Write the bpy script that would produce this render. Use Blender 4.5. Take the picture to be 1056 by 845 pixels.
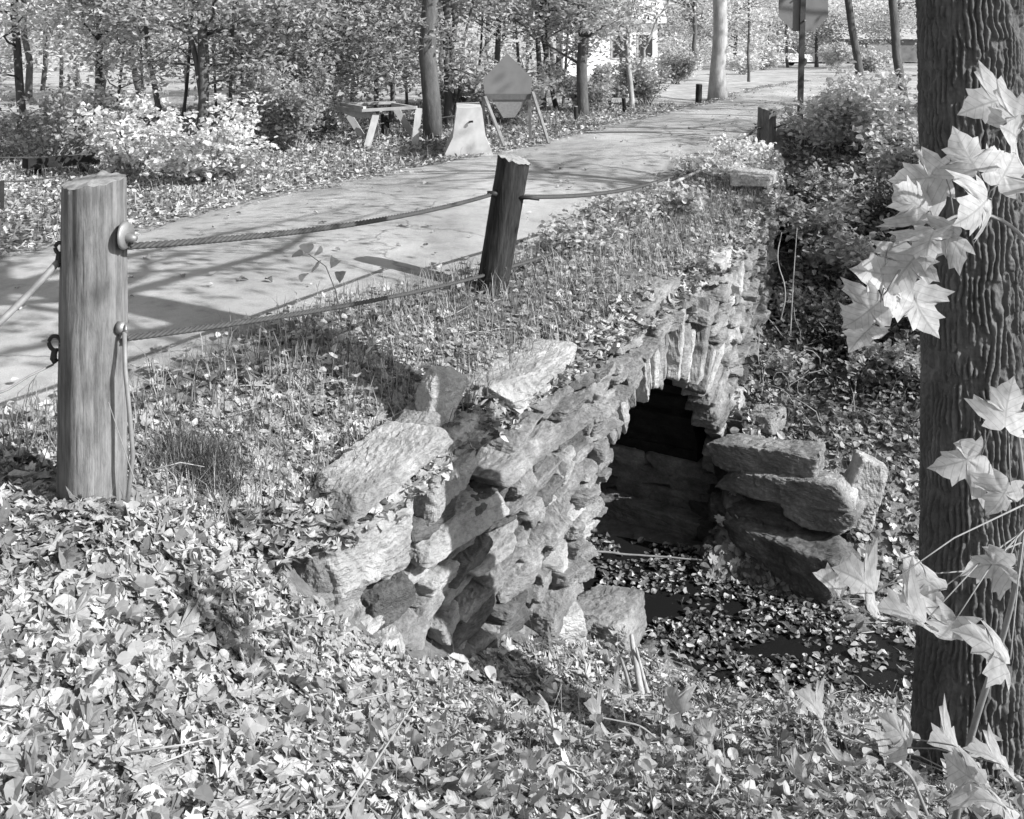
import bpy, math, random
import numpy as np
from mathutils import Vector, Matrix
R_ = np.random.default_rng(11)
random.seed(5)
D = math.radians
for o in list(bpy.data.objects): bpy.data.objects.remove(o)
S = bpy.context.scene
COL = S.collection

# ---------------------------------------------------------------- camera, sky, sun, exposure
H, F, CX, HY = 1.7, 1132.0, 528.0, 43.0
cam_d = bpy.data.cameras.new('camera'); cam = bpy.data.objects.new('camera', cam_d); COL.objects.link(cam)
cam.location = (0, 0, H); cam.rotation_euler = (D(90), 0, 0)
cam_d.sensor_fit = 'HORIZONTAL'; cam_d.sensor_width = 36.0; cam_d.lens = 36.0 * F / 1056.0
cam_d.shift_y = -(422.5 - HY) / 1056.0          # lowered lens of a view camera: uprights stay parallel
cam_d.clip_start = 0.05; cam_d.clip_end = 2000
S.camera = cam
SUN_AZ, SUN_EL = 60.0, 34.0                      # degrees right of straight behind the camera, height
sd = Vector((math.sin(D(SUN_AZ)) * math.cos(D(SUN_EL)), -math.cos(D(SUN_AZ)) * math.cos(D(SUN_EL)), math.sin(D(SUN_EL))))
w = bpy.data.worlds.new('World'); S.world = w; w.use_nodes = True
nt = w.node_tree; bg = nt.nodes['Background']
sky = nt.nodes.new('ShaderNodeTexSky'); sky.sky_type = 'NISHITA'; sky.sun_disc = False
sky.sun_elevation = D(SUN_EL); sky.sun_rotation = math.atan2(sd.x, sd.y)
bw = nt.nodes.new('ShaderNodeRGBToBW')           # black-and-white film
nt.links.new(sky.outputs[0], bw.inputs[0]); nt.links.new(bw.outputs[0], bg.inputs[0]); bg.inputs[1].default_value = 0.14
sl = bpy.data.lights.new('sun', 'SUN'); sl.energy = 5.0; sl.angle = D(0.5); sl.color = (1, 1, 1)
so = bpy.data.objects.new('sun', sl); COL.objects.link(so); so.rotation_euler = sd.to_track_quat('Z', 'Y').to_euler(); so.location = (20, -20, 30)
vs = S.view_settings; vs.view_transform = 'Standard'; vs.look = 'None'; vs.exposure = 0.7; vs.gamma = 1; vs.use_curve_mapping = False

# ---------------------------------------------------------------- helpers
def P(px, py, Y): return np.array([(px - CX) / F * Y, Y, H - (py - HY) / F * Y])
def tag(o, label=None, cat=None, group=None, kind=None):
    if label: o['label'] = label
    if cat: o['category'] = cat
    if group: o['group'] = group
    if kind: o['kind'] = kind
    return o
def thing(name, label, cat, loc=(0, 0, 0), group=None):
    o = bpy.data.objects.new(name, None); COL.objects.link(o); o.location = tuple(loc); o.empty_display_size = .2
    return tag(o, label, cat, group)
def hashn(ix, iy, iz):
    h = (ix.astype(np.int64) * 374761393 + iy.astype(np.int64) * 668265263 + iz.astype(np.int64) * 2147483647 * 3) & 0xFFFFFFFF
    h = ((h ^ (h >> 13)) * 1274126177) & 0xFFFFFFFF
    h = ((h ^ (h >> 16)) * 2246822519) & 0xFFFFFFFF
    return ((h ^ (h >> 15)) & 0xFFFFFF) / float(0xFFFFFF) * 2 - 1
def noise(p, f=1.0):
    p = np.asarray(p, float) * f + 100.37; i = np.floor(p).astype(np.int64); t = p - i; t = t * t * (3 - 2 * t); r = 0
    for a in (0, 1):
        for b in (0, 1):
            for c in (0, 1):
                wt = (t[:, 0] if a else 1 - t[:, 0]) * (t[:, 1] if b else 1 - t[:, 1]) * (t[:, 2] if c else 1 - t[:, 2])
                r = r + wt * hashn(i[:, 0] + a, i[:, 1] + b, i[:, 2] + c)
    return r
def fbm(p, f=1.0, o=3):
    r = 0; a = 1.0
    for k in range(o): r = r + a * noise(np.asarray(p) + k * 17.3, f * 2 ** k); a *= .5
    return r
def mesh(name, V, Fs, mat, parent=None, smooth=False, uv=None):
    """V (n,3); Fs one array (m,k) or a list of them; joins into ONE mesh object (world coordinates)"""
    V = np.asarray(V, np.float32)
    if not isinstance(Fs, list): Fs = [Fs]
    Fs = [np.asarray(f, np.int32) for f in Fs if len(f)]
    off = np.zeros(3)
    if parent is not None:
        q = parent
        while q is not None: off = off + np.array(q.location); q = q.parent
        V = V - off.astype(np.float32)
    me = bpy.data.meshes.new(name)
    me.vertices.add(len(V)); me.vertices.foreach_set('co', V.ravel())
    loops = np.concatenate([f.ravel() for f in Fs]); tot = np.concatenate([np.full(len(f), f.shape[1], np.int32) for f in Fs])
    st = np.concatenate([[0], np.cumsum(tot)[:-1]]).astype(np.int32)
    me.loops.add(len(loops)); me.loops.foreach_set('vertex_index', loops.astype(np.int32))
    me.polygons.add(len(tot)); me.polygons.foreach_set('loop_start', st); me.polygons.foreach_set('loop_total', tot)
    me.polygons.foreach_set('use_smooth', np.full(len(tot), bool(smooth)))
    if uv is not None:
        ul = me.uv_layers.new(name='UVMap'); ul.data.foreach_set('uv', np.asarray(uv, np.float32)[loops].ravel())
    me.update(calc_edges=True); me.validate()
    if mat: me.materials.append(mat)
    o = bpy.data.objects.new(name, me); COL.objects.link(o)
    if parent is not None: o.parent = parent
    return o
class MB:
    def __init__(s): s.V = []; s.Q = []; s.T = []; s.n = 0
    def add(s, V, Q=None, T=None):
        s.V.append(np.asarray(V, float))
        if Q is not None and len(Q): s.Q.append(np.asarray(Q) + s.n)
        if T is not None and len(T): s.T.append(np.asarray(T) + s.n)
        s.n += len(V); return s
    def build(s, name, mat, parent=None, smooth=False):
        Fs = []
        if s.Q: Fs.append(np.concatenate(s.Q))
        if s.T: Fs.append(np.concatenate(s.T))
        return mesh(name, np.concatenate(s.V), Fs, mat, parent, smooth)
    def tube(s, pts, rad, n=8, cap=True, squash=1.0):
        pts = np.asarray(pts, float); m = len(pts); rad = np.broadcast_to(np.asarray(rad, float), (m,))
        tg = np.gradient(pts, axis=0); tg /= np.linalg.norm(tg, axis=1)[:, None] + 1e-9
        ref = np.array([0, 0, 1.0]) if abs(tg[:, 2]).mean() < .8 else np.array([1.0, 0, 0])
        a = np.cross(tg, ref); a /= np.linalg.norm(a, axis=1)[:, None] + 1e-9; b = np.cross(tg, a)
        th = np.arange(n) * 2 * np.pi / n
        V = pts[:, None] + rad[:, None, None] * (np.cos(th)[None, :, None] * a[:, None] + squash * np.sin(th)[None, :, None] * b[:, None])
        i = np.arange(m - 1)[:, None] * n; j = np.arange(n)[None]; k = (j + 1) % n
        Q = np.stack([i + j, i + k, i + n + k, i + n + j], -1).reshape(-1, 4); T = []
        V = V.reshape(-1, 3)
        if cap:
            c0, c1 = len(V), len(V) + 1; V = np.vstack([V, pts[0], pts[-1]])
            T = [(c0, (q + 1) % n, q) for q in range(n)] + [(c1, (m - 1) * n + q, (m - 1) * n + (q + 1) % n) for q in range(n)]
        return s.add(V, Q, np.array(T) if len(T) else None)
    def box(s, c, size, rot=None):
        v = np.array([(x, y, z) for x in (-.5, .5) for y in (-.5, .5) for z in (-.5, .5)]) * np.asarray(size)
        if rot is not None: v = v @ np.asarray(rot).T
        return s.add(v + np.asarray(c), [(0, 1, 3, 2), (4, 6, 7, 5), (0, 4, 5, 1), (2, 3, 7, 6), (0, 2, 6, 4), (1, 5, 7, 3)])
    def bar(s, a, b, wdt, thk, up=(0, 0, 1)):
        a = np.asarray(a, float); b = np.asarray(b, float); d = b - a; L = np.linalg.norm(d); d /= L
        sx = np.cross(d, np.asarray(up, float)); sx /= np.linalg.norm(sx) + 1e-9; u = np.cross(sx, d)
        return s.box((a + b) / 2, (wdt, L, thk), np.stack([sx, d, u], 1))
    def prism(s, poly, depth_vec):
        p = np.asarray(poly, float); n = len(p); V = np.vstack([p, p + np.asarray(depth_vec)])
        c0, c1 = 2 * n, 2 * n + 1; V = np.vstack([V, p.mean(0), p.mean(0) + np.asarray(depth_vec)])
        T = [(c0, i, (i + 1) % n) for i in range(n)] + [(c1, n + (i + 1) % n, n + i) for i in range(n)]
        return s.add(V, [(i, n + i, n + (i + 1) % n, (i + 1) % n) for i in range(n)], T)
    def ring(s, c, r, t, axis=(0, 1, 0), n=16, frac=1.0, start=0):
        ax = np.asarray(axis, float); ax /= np.linalg.norm(ax); a = np.cross(ax, [.3, .2, 1]); a /= np.linalg.norm(a); b = np.cross(ax, a)
        th = start + np.linspace(0, 2 * np.pi * frac, n + 1)
        return s.tube(np.asarray(c) + r * (np.cos(th)[:, None] * a + np.sin(th)[:, None] * b), t, 8, cap=frac < 1)

# ---------------------------------------------------------------- materials
def newmat(name):
    m = bpy.data.materials.new(name); m.use_nodes = True; t = m.node_tree; b = t.nodes['Principled BSDF']
    return m, t, b
def N(t, typ, **kw):
    n = t.nodes.new('ShaderNode' + typ)
    for k, v in kw.items():
        if isinstance(k, str) and hasattr(n, k): setattr(n, k, v)
    return n
def ramp(t, fac, stops):
    r = N(t, 'ValToRGB'); e = r.color_ramp.elements
    e[0].position, e[1].position = stops[0][0], stops[-1][0]
    e[0].color = (*[stops[0][1]] * 3, 1); e[1].color = (*[stops[-1][1]] * 3, 1)
    for p, v in stops[1:-1]: q = e.new(p); q.color = (v, v, v, 1)
    t.links.new(fac, r.inputs[0]); return r.outputs[0]
def tex_noise(t, scale, detail=6, rough=.6, stretch=None, rot=None):
    c = N(t, 'TexCoord'); n = N(t, 'TexNoise'); n.inputs['Scale'].default_value = scale; n.inputs['Detail'].default_value = detail; n.inputs['Roughness'].default_value = rough
    if stretch is not None:
        mp = N(t, 'Mapping'); mp.inputs['Scale'].default_value = stretch
        if rot: mp.inputs['Rotation'].default_value = rot
        t.links.new(c.outputs['Object'], mp.inputs[0]); t.links.new(mp.outputs[0], n.inputs[0])
    else: t.links.new(c.outputs['Object'], n.inputs[0])
    return n.outputs['Fac']
def mul(t, a, b):
    m = N(t, 'Mix'); m.data_type = 'RGBA'; m.blend_type = 'MULTIPLY'; m.inputs[0].default_value = 1
    t.links.new(a, m.inputs[6]); t.links.new(b, m.inputs[7]); return m.outputs[2]
def bump(t, b, fac, strength, dist):
    n = N(t, 'Bump'); n.inputs['Strength'].default_value = strength; n.inputs['Distance'].default_value = dist
    t.links.new(fac, n.inputs['Height']); 
    if b.inputs['Normal'].links: t.links.new(b.inputs['Normal'].links[0].from_socket, n.inputs['Normal'])
    t.links.new(n.outputs[0], b.inputs['Normal'])
def mottled(name, stops, scale, detail=8, rough=.65, stretch=None, rough_s=.9, bumps=(), island=0, spec=.2):
    m, t, b = newmat(name)
    f = tex_noise(t, scale, detail, rough, stretch); c = ramp(t, f, stops)
    if island:
        g = N(t, 'NewGeometry'); c = mul(t, c, ramp(t, g.outputs['Random Per Island'], [(0, 1 - island), (1, 1 + island)]))
    t.links.new(c, b.inputs['Base Color']); b.inputs['Roughness'].default_value = rough_s; b.inputs['Specular IOR Level'].default_value = spec
    for (sc, st, strength, dist) in bumps: bump(t, b, tex_noise(t, sc, 6, .65, st), strength, dist)
    return m
def rockmat(name, stops, sc, lich):
    m, t, b = newmat(name); c = ramp(t, tex_noise(t, sc, 10, .72, stretch=(1, 1, 1.8)), stops)
    c = mul(t, c, ramp(t, tex_noise(t, 55, 6, .75), [(.3, .72), (.5, .98), (.72, 1.18)])); c = mul(t, c, ramp(t, tex_noise(t, 2.2, 6, .7), [(.35, .6), (.55, 1.0), (.7, 1.0 + lich)]))
    c = mul(t, c, ramp(t, tex_noise(t, 17, 8, .8, stretch=(1, 1, 3)), [(.26, .35), (.36, 1.0)]))
    t.links.new(c, b.inputs['Base Color']); b.inputs['Roughness'].default_value = .92; b.inputs['Specular IOR Level'].default_value = .15
    bump(t, b, tex_noise(t, 20, 8, .75, stretch=(1, 1, 2.4)), .75, .035); bump(t, b, tex_noise(t, 120, 5, .7), .5, .008); return m
def leafmat(name, stops, trans=.3, spec=.25, rough=.55, veins=False):
    m, t, b = newmat(name); g = N(t, 'NewGeometry'); c = ramp(t, g.outputs['Random Per Island'], stops)
    if veins:
        u = N(t, 'UVMap'); sp = N(t, 'SeparateXYZ'); t.links.new(u.outputs[0], sp.inputs[0])
        ab = N(t, 'Math', operation='ABSOLUTE'); t.links.new(sp.outputs[0], ab.inputs[0])
        rib = N(t, 'Math', operation='LESS_THAN'); t.links.new(ab.outputs[0], rib.inputs[0]); rib.inputs[1].default_value = .018
        k = N(t, 'Math', operation='MULTIPLY_ADD'); t.links.new(ab.outputs[0], k.inputs[0]); k.inputs[1].default_value = -.75; t.links.new(sp.outputs[1], k.inputs[2])
        fr = N(t, 'Math', operation='PINGPONG'); t.links.new(k.outputs[0], fr.inputs[0]); fr.inputs[1].default_value = .085
        lt = N(t, 'Math', operation='LESS_THAN'); t.links.new(fr.outputs[0], lt.inputs[0]); lt.inputs[1].default_value = .008
        mx = N(t, 'Math', operation='MAXIMUM'); t.links.new(rib.outputs[0], mx.inputs[0]); t.links.new(lt.outputs[0], mx.inputs[1])
        c = mul(t, c, ramp(t, mx.outputs[0], [(0, 1.0), (1, .76)]))
        c = mul(t, c, ramp(t, tex_noise(t, 45, 4, .6), [(.3, .72), (.7, 1.1)]))
        bump(t, b, mx.outputs[0], .35, .004)
    t.links.new(c, b.inputs['Base Color']); b.inputs['Roughness'].default_value = rough; b.inputs['Specular IOR Level'].default_value = spec
    tr = N(t, 'BsdfTranslucent'); t.links.new(c, tr.inputs[0]); mx = N(t, 'MixShader'); mx.inputs[0].default_value = trans
    t.links.new(b.outputs[0], mx.inputs[1]); t.links.new(tr.outputs[0], mx.inputs[2]); t.links.new(mx.outputs[0], t.nodes['Material Output'].inputs[0])
    return m
def plain(name, v, rough=.7, metal=0, spec=.3):
    m, t, b = newmat(name); c = ramp(t, tex_noise(t, 30, 5), [(.3, v * .8), (.7, v * 1.15)]); t.links.new(c, b.inputs['Base Color'])
    b.inputs['Roughness'].default_value = rough; b.inputs['Metallic'].default_value = metal; b.inputs['Specular IOR Level'].default_value = spec; return m
M = {}
m, t, b = newmat('soil'); nA = tex_noise(t, 14, 8, .65); nB = tex_noise(t, 1.3, 8, .75); g = N(t, 'NewGeometry'); sp = N(t, 'SeparateXYZ'); t.links.new(g.outputs['Position'], sp.inputs[0])
mr = N(t, 'MapRange'); mr.inputs[1].default_value = 18; mr.inputs[2].default_value = 27; t.links.new(sp.outputs[1], mr.inputs[0])
mx = N(t, 'Mix'); mx.data_type = 'RGBA'; t.links.new(mr.outputs[0], mx.inputs[0]); t.links.new(ramp(t, nA, [(.3, .08), (.7, .2)]), mx.inputs[6]); t.links.new(ramp(t, nB, [(.3, .14), (.5, .34), (.7, .6)]), mx.inputs[7])
t.links.new(mx.outputs[2], b.inputs['Base Color']); b.inputs['Roughness'].default_value = .95; bump(t, b, tex_noise(t, 40), .8, .02); M['soil'] = m
M['earth'] = mottled('earth', [(.3, .03), (.7, .07)], 14, bumps=[(40, None, .8, .02)])  # dirt darker than the soil: crevice shade put into its colour
M['stone'] = rockmat('stone', [(.25, .10), (.45, .24), (.62, .34), (.8, .46)], 5, .5)
M['stone_pale'] = rockmat('stone_pale', [(.25, .27), (.5, .43), (.75, .55)], 4, .4)
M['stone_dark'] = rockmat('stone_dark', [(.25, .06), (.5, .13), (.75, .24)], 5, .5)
M['stone_tunnel_shade'] = rockmat('stone_tunnel_shade', [(.25, .012), (.55, .035), (.8, .07)], 5, .3)  # near-black stone: the culvert's inner shade painted into the colour
M['bark'] = mottled('bark', [(.3, .05), (.55, .11), (.75, .19)], 12, 8, .7, stretch=(1, 1, .35), bumps=[(60, (1, 1, .4), .7, .008)])
M['bark_far'] = mottled('bark_far', [(.3, .05), (.7, .14)], 9, 6, .7, stretch=(1, 1, .3), bumps=[(30, (1, 1, .3), .8, .02)])
M['bark_pale'] = mottled('bark_pale', [(.3, .22), (.7, .42)], 6, 6, .7, stretch=(1, 1, .4), bumps=[(30, (1, 1, .3), .6, .015)])
M['twig'] = plain('twig', .22, .8)
M['twig_pale'] = plain('twig_pale', .33, .8)
M['steel'] = plain('steel', .28, .55, .6)
M['steel_dark'] = plain('steel_dark', .04, .6, .4)
M['cable'] = plain('cable', .07, .7, .2)
M['wire_pale'] = plain('wire_pale', .22, .6, .2)
M['concrete'] = mottled('concrete', [(.3, .38), (.7, .52)], 6, 8, .6, bumps=[(60, None, .3, .005)])
M['sign_back'] = mottled('sign_back', [(.3, .13), (.7, .165)], 5, 5, .5, rough_s=.6)
M['sign_band'] = plain('sign_band', .085, .6)
M['timber'] = mottled('timber', [(.3, .28), (.7, .44)], 8, 6, .6, stretch=(1, 1, .3))
M['leg_wood'] = mottled('leg_wood', [(.3, .13), (.7, .22)], 8, 6, .6)
M['timber_dark'] = mottled('timber_dark', [(.3, .012), (.7, .035)], 10, 6, .6)
M['white_wall'] = plain('white_wall', .75, .7)
M['roof'] = mottled('roof', [(.3, .28), (.7, .42)], 3, 6, .6)
M['dark_wall'] = mottled('dark_wall', [(.3, .1), (.7, .17)], 2, 6, .6)
M['glass'] = plain('glass', .03, .1, 0, .6)
M['car_pale'] = plain('car_pale', .62, .3, 0, .6); M['car_mid'] = plain('car_mid', .3, .3, 0, .6); M['tyre'] = plain('tyre', .03, .9)
M['litter'] = leafmat('litter', [(0, .08), (.15, .2), (.5, .36), (.8, .47), (1, .66)], .25, veins=True)
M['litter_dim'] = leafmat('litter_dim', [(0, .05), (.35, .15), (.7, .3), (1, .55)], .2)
M['litter_wet'] = leafmat('litter_wet', [(0, .03), (.4, .09), (.8, .22), (1, .5)], .15, .5, .35)
M['litter_far'] = leafmat('litter_far', [(0, .12), (.4, .3), (1, .62)], .25)
M['green'] = leafmat('green', [(0, .28), (.5, .52), (1, .76)], .6)
M['green_mid'] = leafmat('green_mid', [(0, .22), (.5, .42), (1, .65)], .6)
M['green_bright'] = leafmat('green_bright', [(0, .5), (.5, .7), (1, .85)], .5)
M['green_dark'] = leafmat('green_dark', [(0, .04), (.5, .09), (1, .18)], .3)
M['maple'] = leafmat('maple', [(0, .48), (.5, .66), (1, .8)], .5, veins=True)
M['grass'] = leafmat('grass', [(0, .1), (.5, .22), (1, .42)], .3)
# weathered guard-post wood
def postwood(name, lo, hi):
    m, t, b = newmat(name)
    a = tex_noise(t, 26, 8, .7, stretch=(1, 1, .055)); c = tex_noise(t, 5, 6, .6, stretch=(1, 1, .5)); d = tex_noise(t, 90, 4, .6, stretch=(1, 1, .03))
    col = mul(t, ramp(t, a, [(.28, lo), (.5, (lo + hi) / 2), (.72, hi)]), ramp(t, c, [(.3, .6), (.5, 1.0), (.75, 1.2)]))
    col = mul(t, col, ramp(t, d, [(.25, .35), (.42, 1.0)])); e = tex_noise(t, 34, 8, .75, stretch=(1, 1, .22)); col = mul(t, col, ramp(t, e, [(.3, .55), (.5, 1.0), (.7, 1.3)])); bump(t, b, e, .5, .01)
    t.links.new(col, b.inputs['Base Color']); b.inputs['Roughness'].default_value = .85; b.inputs['Specular IOR Level'].default_value = .15
    bump(t, b, a, .6, .01); bump(t, b, d, .5, .006); return m
M['post'] = postwood('post', .07, .24); M['post_dark'] = postwood('post_dark', .012, .055); M['post_end'] = mottled('post_end', [(.3, .14), (.7, .34)], 30, 6)
# road: worn asphalt with pale aggregate, long faint wheel streaks
m, t, b = newmat('asphalt')
g = tex_noise(t, 260, 3, .7); a = tex_noise(t, .9, 6, .6, stretch=(1, .35, 1), rot=(0, 0, D(-25))); k = tex_noise(t, 5, 9, .75)
col = mul(t, ramp(t, g, [(.3, .28), (.7, .54)]), ramp(t, a, [(.35, .62), (.65, 1.12)])); col = mul(t, col, ramp(t, k, [(.3, .68), (.5, 1.0), (.7, 1.12)]))
tc = N(t, 'TexCoord'); nw = N(t, 'TexNoise'); nw.inputs['Scale'].default_value = 3; nw.inputs['Detail'].default_value = 6; t.links.new(tc.outputs['Object'], nw.inputs[0])
va = N(t, 'VectorMath', operation='MULTIPLY_ADD'); t.links.new(nw.outputs['Color'], va.inputs[0]); va.inputs[1].default_value = (.5, .5, 0); t.links.new(tc.outputs['Object'], va.inputs[2])
vo = N(t, 'TexVoronoi'); vo.feature = 'DISTANCE_TO_EDGE'; vo.inputs['Scale'].default_value = .42; t.links.new(va.outputs[0], vo.inputs[0]); crk = ramp(t, vo.outputs['Distance'], [(0, .6), (.008, 1.0)]); col = mul(t, col, crk)
t.links.new(col, b.inputs['Base Color']); b.inputs['Roughness'].default_value = .85; b.inputs['Specular IOR Level'].default_value = .3; bump(t, b, g, .8, .01); bump(t, b, crk, .5, .02); M['asphalt'] = m
m, t, b = newmat('water'); b.inputs['Base Color'].default_value = (.012, .012, .012, 1); b.inputs['Roughness'].default_value = .12; b.inputs['Specular IOR Level'].default_value = .1
bump(t, b, tex_noise(t, 7, 2, .5), .08, .02); M['water'] = m

# ---------------------------------------------------------------- lie of the land
WALL = np.array([(-1.15, 4.35), (-.78, 4.75), (-.41, 5.3), (.175, 6.2), (.62, 7.0), (1.05, 7.8), (1.60, 8.75), (2.16, 10.0), (2.62, 11.4), (3.08, 13.0), (3.5, 14.6)])
WTOP = np.array([-.30, -.42, -.32, -.20, -.16, -.12, -.09, -.05, .02, .10, .2])
sl_ = np.concatenate([[0], np.cumsum(np.linalg.norm(np.diff(WALL, axis=0), axis=1))]); WL = sl_[-1]
_ss = np.linspace(0, WL, 90)
def _sm(a):
    k = np.ones(7) / 7; return np.convolve(np.pad(a, 3, mode='reflect', reflect_type='odd'), k, 'valid')
WX, WY, WZ = _sm(np.interp(_ss, sl_, WALL[:, 0])), _sm(np.interp(_ss, sl_, WALL[:, 1])), _sm(np.interp(_ss, sl_, WTOP))
def wall_at(s):
    x, y, z = np.interp(s, _ss, WX), np.interp(s, _ss, WY), np.interp(s, _ss, WZ); e = .12
    t = np.array([np.interp(s + e, _ss, WX) - np.interp(s - e, _ss, WX), np.interp(s + e, _ss, WY) - np.interp(s - e, _ss, WY)]); t /= np.linalg.norm(t)
    return np.array([x, y]), t, np.array([t[1], -t[0]]), z
BX = np.concatenate([[-9, -5, -2.3], WX, [4.4, 8, 14, 40, 160]]); BY = np.concatenate([[-4, .6, 3.2], WY, [18, 26, 34, 60, 160]])
def udist(x, y):
    """signed distance to the wall line (right of it positive) and whether the nearest point lies on the built wall"""
    best = np.full(x.shape, 1e9); u = np.zeros(x.shape); seg = np.zeros(x.shape, int)
    for i in range(len(BX) - 1):
        ax, ay, dx, dy = BX[i], BY[i], BX[i + 1] - BX[i], BY[i + 1] - BY[i]; L2 = dx * dx + dy * dy
        k = np.clip(((x - ax) * dx + (y - ay) * dy) / L2, 0, 1); ex, ey = x - ax - k * dx, y - ay - k * dy; d = ex * ex + ey * ey
        c = d < best; best = np.where(c, d, best); u = np.where(c, np.sqrt(d) * np.sign(dy * ex - dx * ey + 1e-12), u); seg = np.where(c, i, seg)
    return u, (seg >= 5) & (seg < 2 + 88)
def tps(pts):
    pts = np.asarray(pts, float); n = len(pts); xy = pts[:, :2]
    def ph(r2): return np.where(r2 > 1e-12, .5 * r2 * np.log(np.maximum(r2, 1e-12)), 0)
    K = ph(((xy[:, None] - xy[None]) ** 2).sum(-1)) + np.eye(n) * .02; Pm = np.c_[np.ones(n), xy]
    A = np.block([[K, Pm], [Pm.T, np.zeros((3, 3))]]); c = np.linalg.solve(A, np.r_[pts[:, 2], 0, 0, 0])
    def f(x, y):
        z = c[n] + c[n + 1] * x + c[n + 2] * y
        for i in range(n): z = z + c[i] * ph((x - xy[i, 0]) ** 2 + (y - xy[i, 1]) ** 2)
        return z
    return f
def pp(*a): return [tuple(P(*q)) for q in a]
shared = [(-1.54, 4.03, -.02), (-2.3, 3.2, .0), (-3.5, 2, 0), (-5, .6, 0), (-1.2, 4.3, -.2), (3.6, 14.9, .22), (4.4, 18, .3), (-.5, 0, -.1), (-2, 1.5, -.03)]
low = shared + pp((0, 845, 2.7), (250, 845, 2.9), (528, 845, 3.2), (800, 845, 3.5), (1056, 845, 3.7), (250, 620, 4.0), (310, 600, 4.6), (320, 650, 4.4), (440, 690, 5.1), (400, 760, 4.1),
    (570, 660, 6.1), (560, 720, 5.3), (560, 780, 4.3), (800, 785, 5.0), (950, 790, 4.5), (1005, 800, 4.35), (1056, 770, 5.0), (890, 480, 8.7), (900, 420, 9.4), (790, 432, 9.3), (745, 392, 8.95),
    (789, 325, 11.3), (770, 355, 10.0), (804, 240, 13.0), (850, 330, 11.0), (880, 250, 12.0), (880, 400, 9.8), (835, 235, 13.0), (824, 182, 14.6), (900, 170, 14.3), (150, 560, 3.75), (100, 640, 3.4))
low += [(.75, 6.95, -2.1), (1.0, 7.5, -2.27), (1.5, 8.0, -2.27), (1.2, 7.0, -2.27), (1.9, 7.5, -2.27), (2.0, 6.8, -2.27), (2.8, 6.8, -2.27), (4.2, 6.6, -2.3), (7, 6.4, -2.35), (1.2, 6.5, -2.2), (2.2, 6.2, -2.15),
        (1.6, 5.6, -1.75), (3, 8.2, -1.95), (4.2, 8.6, -1.6), (4.2, 10, -1.15), (5, 12, -.4), (8, 12, .1), (8, 16, .3), (7, 9, -1.0), (4, 4.6, -1.3), (7, 4, -1.2), (6, 2, -.6), (2, 1, -.35), (4, 0, -.3), (9, 1, -.5)]
upz = [(x, y, z) for (x, y), z in zip(WALL, WTOP)]
up = shared + upz + [(-.8, 5.6, -.1), (-.13, 7.5, -.02), (.6, 9.5, 0.02), (1.5, 11, .06), (2.6, 13.4, .2), (-1.75, 5.4, 0), (-4, 8.7, 0), (-3, 5, 0), (-5, 4, 0), (-3.5, 10, 0), (-1.6, 14.2, .03), (.4, 15.2, .18), (3, 17, .28), (-7, 14, -.1), (-9, 7, 0), (-9, 1, 0), (-2, 17, .05)]
f_low, f_up = tps(low), tps(up)
def sst(a, b, x): t = np.clip((x - a) / (b - a), 0, 1); return t * t * (3 - 2 * t)
def far_z(x, y):
    prof = np.interp(y, [-50, 8, 15, 20, 30, 50, 75, 100, 160, 260], [0, 0, .24, .29, .34, .25, -.05, -.2, .6, 6])
    return prof - .35 * sst(4, 14, -x - 1 + .0 * y) * sst(10, 20, y) * (y < 70)
CARC = np.array([1.0, 7.98]); _t = np.array([.515, .857]); _t /= np.linalg.norm(_t); _n = np.array([_t[1], -_t[0]]); ARC_R, ARC_Z = 1.13, -1.89
def land(x, y, sheet=None):
    x = np.asarray(x, float); y = np.asarray(y, float); u, zone = udist(x, y)
    wf = sst(8, 13, np.maximum(np.abs(x + .0) * 1.0, np.abs(y - 7) * 1.0))
    fz = far_z(x, y)
    xl, yl = np.clip(x, -14, 14), np.clip(y, -7, 21)
    zu = f_up(xl, yl) * (1 - wf) + fz * wf; zl = f_low(xl, yl) * (1 - wf) + fz * wf
    dx, dy = x - CARC[0], y - CARC[1]; al, ac = dx * _t[0] + dy * _t[1], dx * _n[0] + dy * _n[1]
    tun = (al > -1.65) & (al < 1.62) & (ac < .3) & (ac > -6)
    zl = np.where(tun, -2.28, zl)
    if sheet == 'low': return zl
    if sheet == 'up': return zu
    z = np.where(u < 0, zu, zl)
    return z
# road edges
RR = np.array([(-6.5, -3), (-4.6, 1), (-2.9, 3.9), (-1.8, 5.2), (-1.12, 6.6), (-.36, 7.8), (.48, 9.5), (1.42, 11.4), (2.55, 13.6), (3.9, 16.5), (6.0, 22), (8.3, 29), (11, 36), (18, 48), (30, 62)])
RL = np.array([(-10.5, -2), (-7.5, 3), (-5.6, 6), (-4.3, 8.4), (-3.5, 9.9), (-2.65, 12.4), (-1.7, 14.0), (-.75, 15.1), (.3, 15.9), (1.1, 17.4), (2.85, 21.3), (4.9, 26), (6.8, 31), (13, 45), (25, 62)])
def resample(p, n):
    s = np.concatenate([[0], np.cumsum(np.linalg.norm(np.diff(p, axis=0), axis=1))]); q = np.linspace(0, 1, n) ** 1.0 * s[-1]
    o = np.c_[np.interp(q, s, p[:, 0]), np.interp(q, s, p[:, 1])]
    for _ in range(4): o[1:-1] = (o[:-2] + o[1:-1] * 2 + o[2:]) / 4
    return o
NR, NC = 240, 26
rl, rr = resample(RL, NR), resample(RR, NR)
rl[1:-1] += (noise(np.c_[rl, np.zeros(NR)], 1.3) * .2 + noise(np.c_[rl, np.zeros(NR)], 4) * .12)[1:-1, None] * np.array([.9, -.4])
rr[1:-1] += (noise(np.c_[rr, np.zeros(NR)], 1.3) * .14 + noise(np.c_[rr, np.zeros(NR)], 4) * .10)[1:-1, None] * np.array([.9, -.4])
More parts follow.
